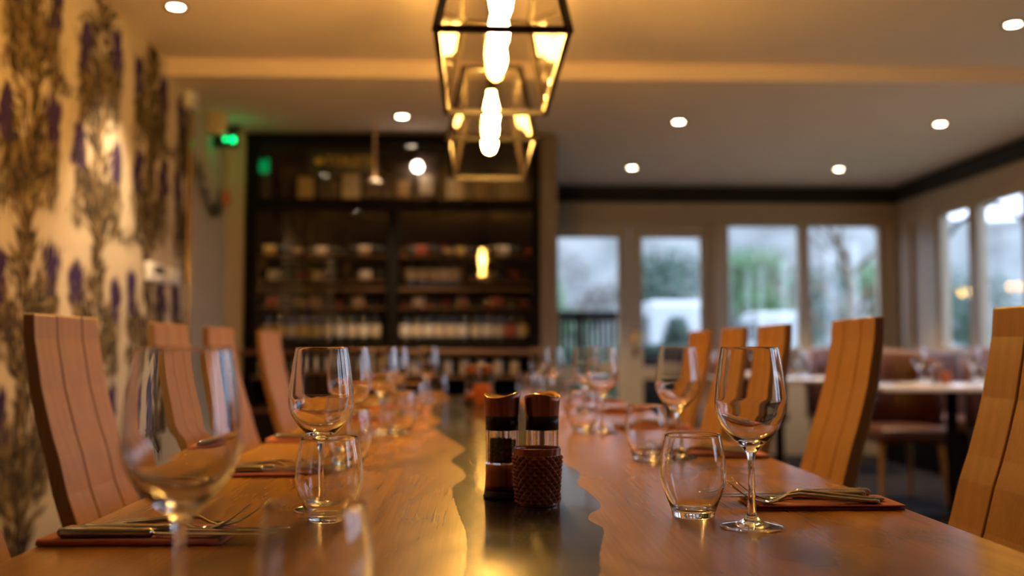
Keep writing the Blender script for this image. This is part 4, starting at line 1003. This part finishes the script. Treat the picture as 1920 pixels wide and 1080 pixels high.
# hedge bush by the terrace and a potted plant
def bush(x, y, z, blobs, n, size, mat, label, seed, group='terrace shrubs'):
    t = thing('shrub', label, 'shrub', (x, y, z), 0, group); obj('foliage', leafcloud(random.Random(seed), blobs, n, size), mat, t, recalc=False)
    obj('stem', MB().tube([(0, 0, 0), (.02, 0, .3), (0, .02, .7)], [.03, .025, .012], 8), 'bark', t)
x, y = out(1058, 13.5); bush(x, y, GZ, [((0, 0, 1.0), (.55, .5, .9)), ((-.25, 0, 1.6), (.35, .4, .7)), ((.25, 0, .7), (.5, .4, .6))], 2600, .05, 'leaf_b', 'bright green conical bush beyond the railing at the door', 1)
x, y = out(1268, 11.3); bush(x, y, -.02, [((0, 0, .55), (.20, .20, .5)), ((0, 0, 1.0), (.17, .17, .35))], 2600, .035, 'leaf_a', 'dark upright shrub on the terrace outside the right door leaf', 2)
x, y = out(1152, 10.6); bush(x, y, -.02, [((0, 0, .55), (.14, .14, .4)), ((.05, 0, .8), (.1, .1, .25))], 1200, .035, 'leaf_b', 'small bright green plant on the terrace by the left door leaf', 3)
t = thing('terrace_planter', 'low dark planter on the terrace outside the right door leaf', 'planter', (out(1262, 10.7)[0], 10.7, -.02))
pw = .36; ph_ = pY(1262, 648, 10.7).z + .02
obj('box', MB().rbox(-pw, pw, -.15, .15, 0, ph_ - .12, .01), 'blackplastic', t)
obj('foliage', leafcloud(random.Random(31), [((k * .09, 0, ph_ - .06), (.09, .14, .09)) for k in range(-4, 5)], 1400, .03), 'leaf_a', t, recalc=False)
# terrace railing
ya = 11.2; x0r, x1r = out(1000, ya)[0], out(1170, ya)[0]; zt_r = pY(1100, 583, ya).z
t = thing('terrace_railing', 'dark slatted terrace railing outside the left door leaf', 'railing', (x0r, ya, -.02))
Lr = x1r - x0r; hr = zt_r + .02
obj('top_rail', MB().rbox(0, Lr, -.04, .04, hr - .12, hr, .01), 'blackplastic', t); obj('bottom_rail', MB().rbox(0, Lr, -.03, .03, .06, .12, .006), 'blackplastic', t)
for xx in (0.04, Lr / 2, Lr - .04): obj('post', MB().rbox(xx - .04, xx + .04, -.04, .04, 0, hr - .001, .005), 'blackplastic', t)
nb = 14
for i in range(nb):
    xx = .12 + (Lr - .24) * i / (nb - 1); obj('baluster', MB().box(xx - .018, xx + .018, -.012, .012, .12, hr - .12), 'blackplastic', t)
# white parked cars
def van(x, y, rz, L, Hh, label):
    t = thing('parked_van', label, 'van', (x, y, GZ), rz, 'white vehicles in the car park'); Wd = .9
    side = [(-L / 2, .30), (-L / 2, .95), (-L / 2 + .05, Hh - .12), (-L / 2 + .2, Hh), (L * .12, Hh), (L * .26, Hh * .93), (L * .40, Hh * .62), (L / 2 - .05, Hh * .50), (L / 2, .55), (L / 2, .30)]
    vs = [(a, -Wd, b) for a, b in side] + [(a, Wd, b) for a, b in side]; n = len(side)
    f = MB(); f.add(vs, [tuple(range(n)), tuple(range(2 * n - 1, n - 1, -1))] + [(i, n + i, n + (i + 1) % n, (i + 1) % n) for i in range(n)])
    o_ = obj('body', f, 'whitecar', t); b = o_.modifiers.new('r', 'BEVEL'); b.width = .06; b.segments = 3
    for s_ in (-1, 1):
        g = MB(); g.box(-L * .38, -L * .08, s_ * (Wd + .003) - .004, s_ * (Wd + .003) + .004, Hh * .58, Hh * .86); g.box(-L * .05, L * .24, s_ * (Wd + .003) - .004, s_ * (Wd + .003) + .004, Hh * .58, Hh * .86); obj('side_window', g, 'darkglass', t)
        for xx in (-L * .32, L * .32): obj('wheel', MB().cyl((xx, s_ * (Wd - .12), .31), (xx, s_ * (Wd + .02), .31), .31, n=24), 'rubber', t)
    g = MB(); g.add([(L * .27 + .01, -Wd * .85, Hh * .90), (L * .27 + .01, Wd * .85, Hh * .90), (L * .395 + .02, Wd * .85, Hh * .63), (L * .395 + .02, -Wd * .85, Hh * .63)], [(0, 1, 2, 3)]); obj('windscreen', g, 'darkglass', t)
x, y = out(1262, 25); van(x, y, PI / 2, 4.2, 2.4, 'white parked van seen through the right door leaf')
x, y = out(1440, 38); van(x, y, PI / 2, 4.0, 2.6, 'white parked van seen through the left back window')
# pale garden figure shape and black arch outside the corner window
px_, py_ = 5.35, 10.4
arch = thing('garden_arch', 'black curved iron arch outside the corner window', 'arch', (5.0, 11.0, GZ))
pts = [(-.0, 0, 0), (0, 0, 1.4), (.03, 0, 1.9), (.16, 0, 2.35), (.42, 0, 2.7), (.85, 0, 2.95), (1.28, 0, 2.7), (1.54, 0, 2.35), (1.67, 0, 1.9), (1.7, 0, 1.4), (1.7, 0, 0)]
obj('hoop', MB().tube(pts, .03, 10), 'blackplastic', arch)
for pp in ((0, 0, .012), (1.7, 0, .012)): obj('foot_plate', MB().rbox(pp[0] - .07, pp[0] + .07, -.07, .07, 0, .012, .002), 'blackplastic', arch)
q = pX(1780, 610, 5.3)
t = thing('garden_urn', 'pale stone urn outside the corner window', 'urn', (5.75, 12.4, GZ))
obj('urn_body', MB().lathe([(.0005, 0), (.22, 0), (.22, .08), (.10, .16), (.12, .5), (.30, .8), (.34, 1.1), (.22, 1.3), (.26, 1.36), (.20, 1.36), (.0005, 1.2)], 32), 'stonewhite', t)
obj('urn_finial', MB().lathe([(.0005, 1.2), (.10, 1.3), (.14, 1.5), (.08, 1.66), (.0005, 1.72)], 24), 'stonewhite', t)
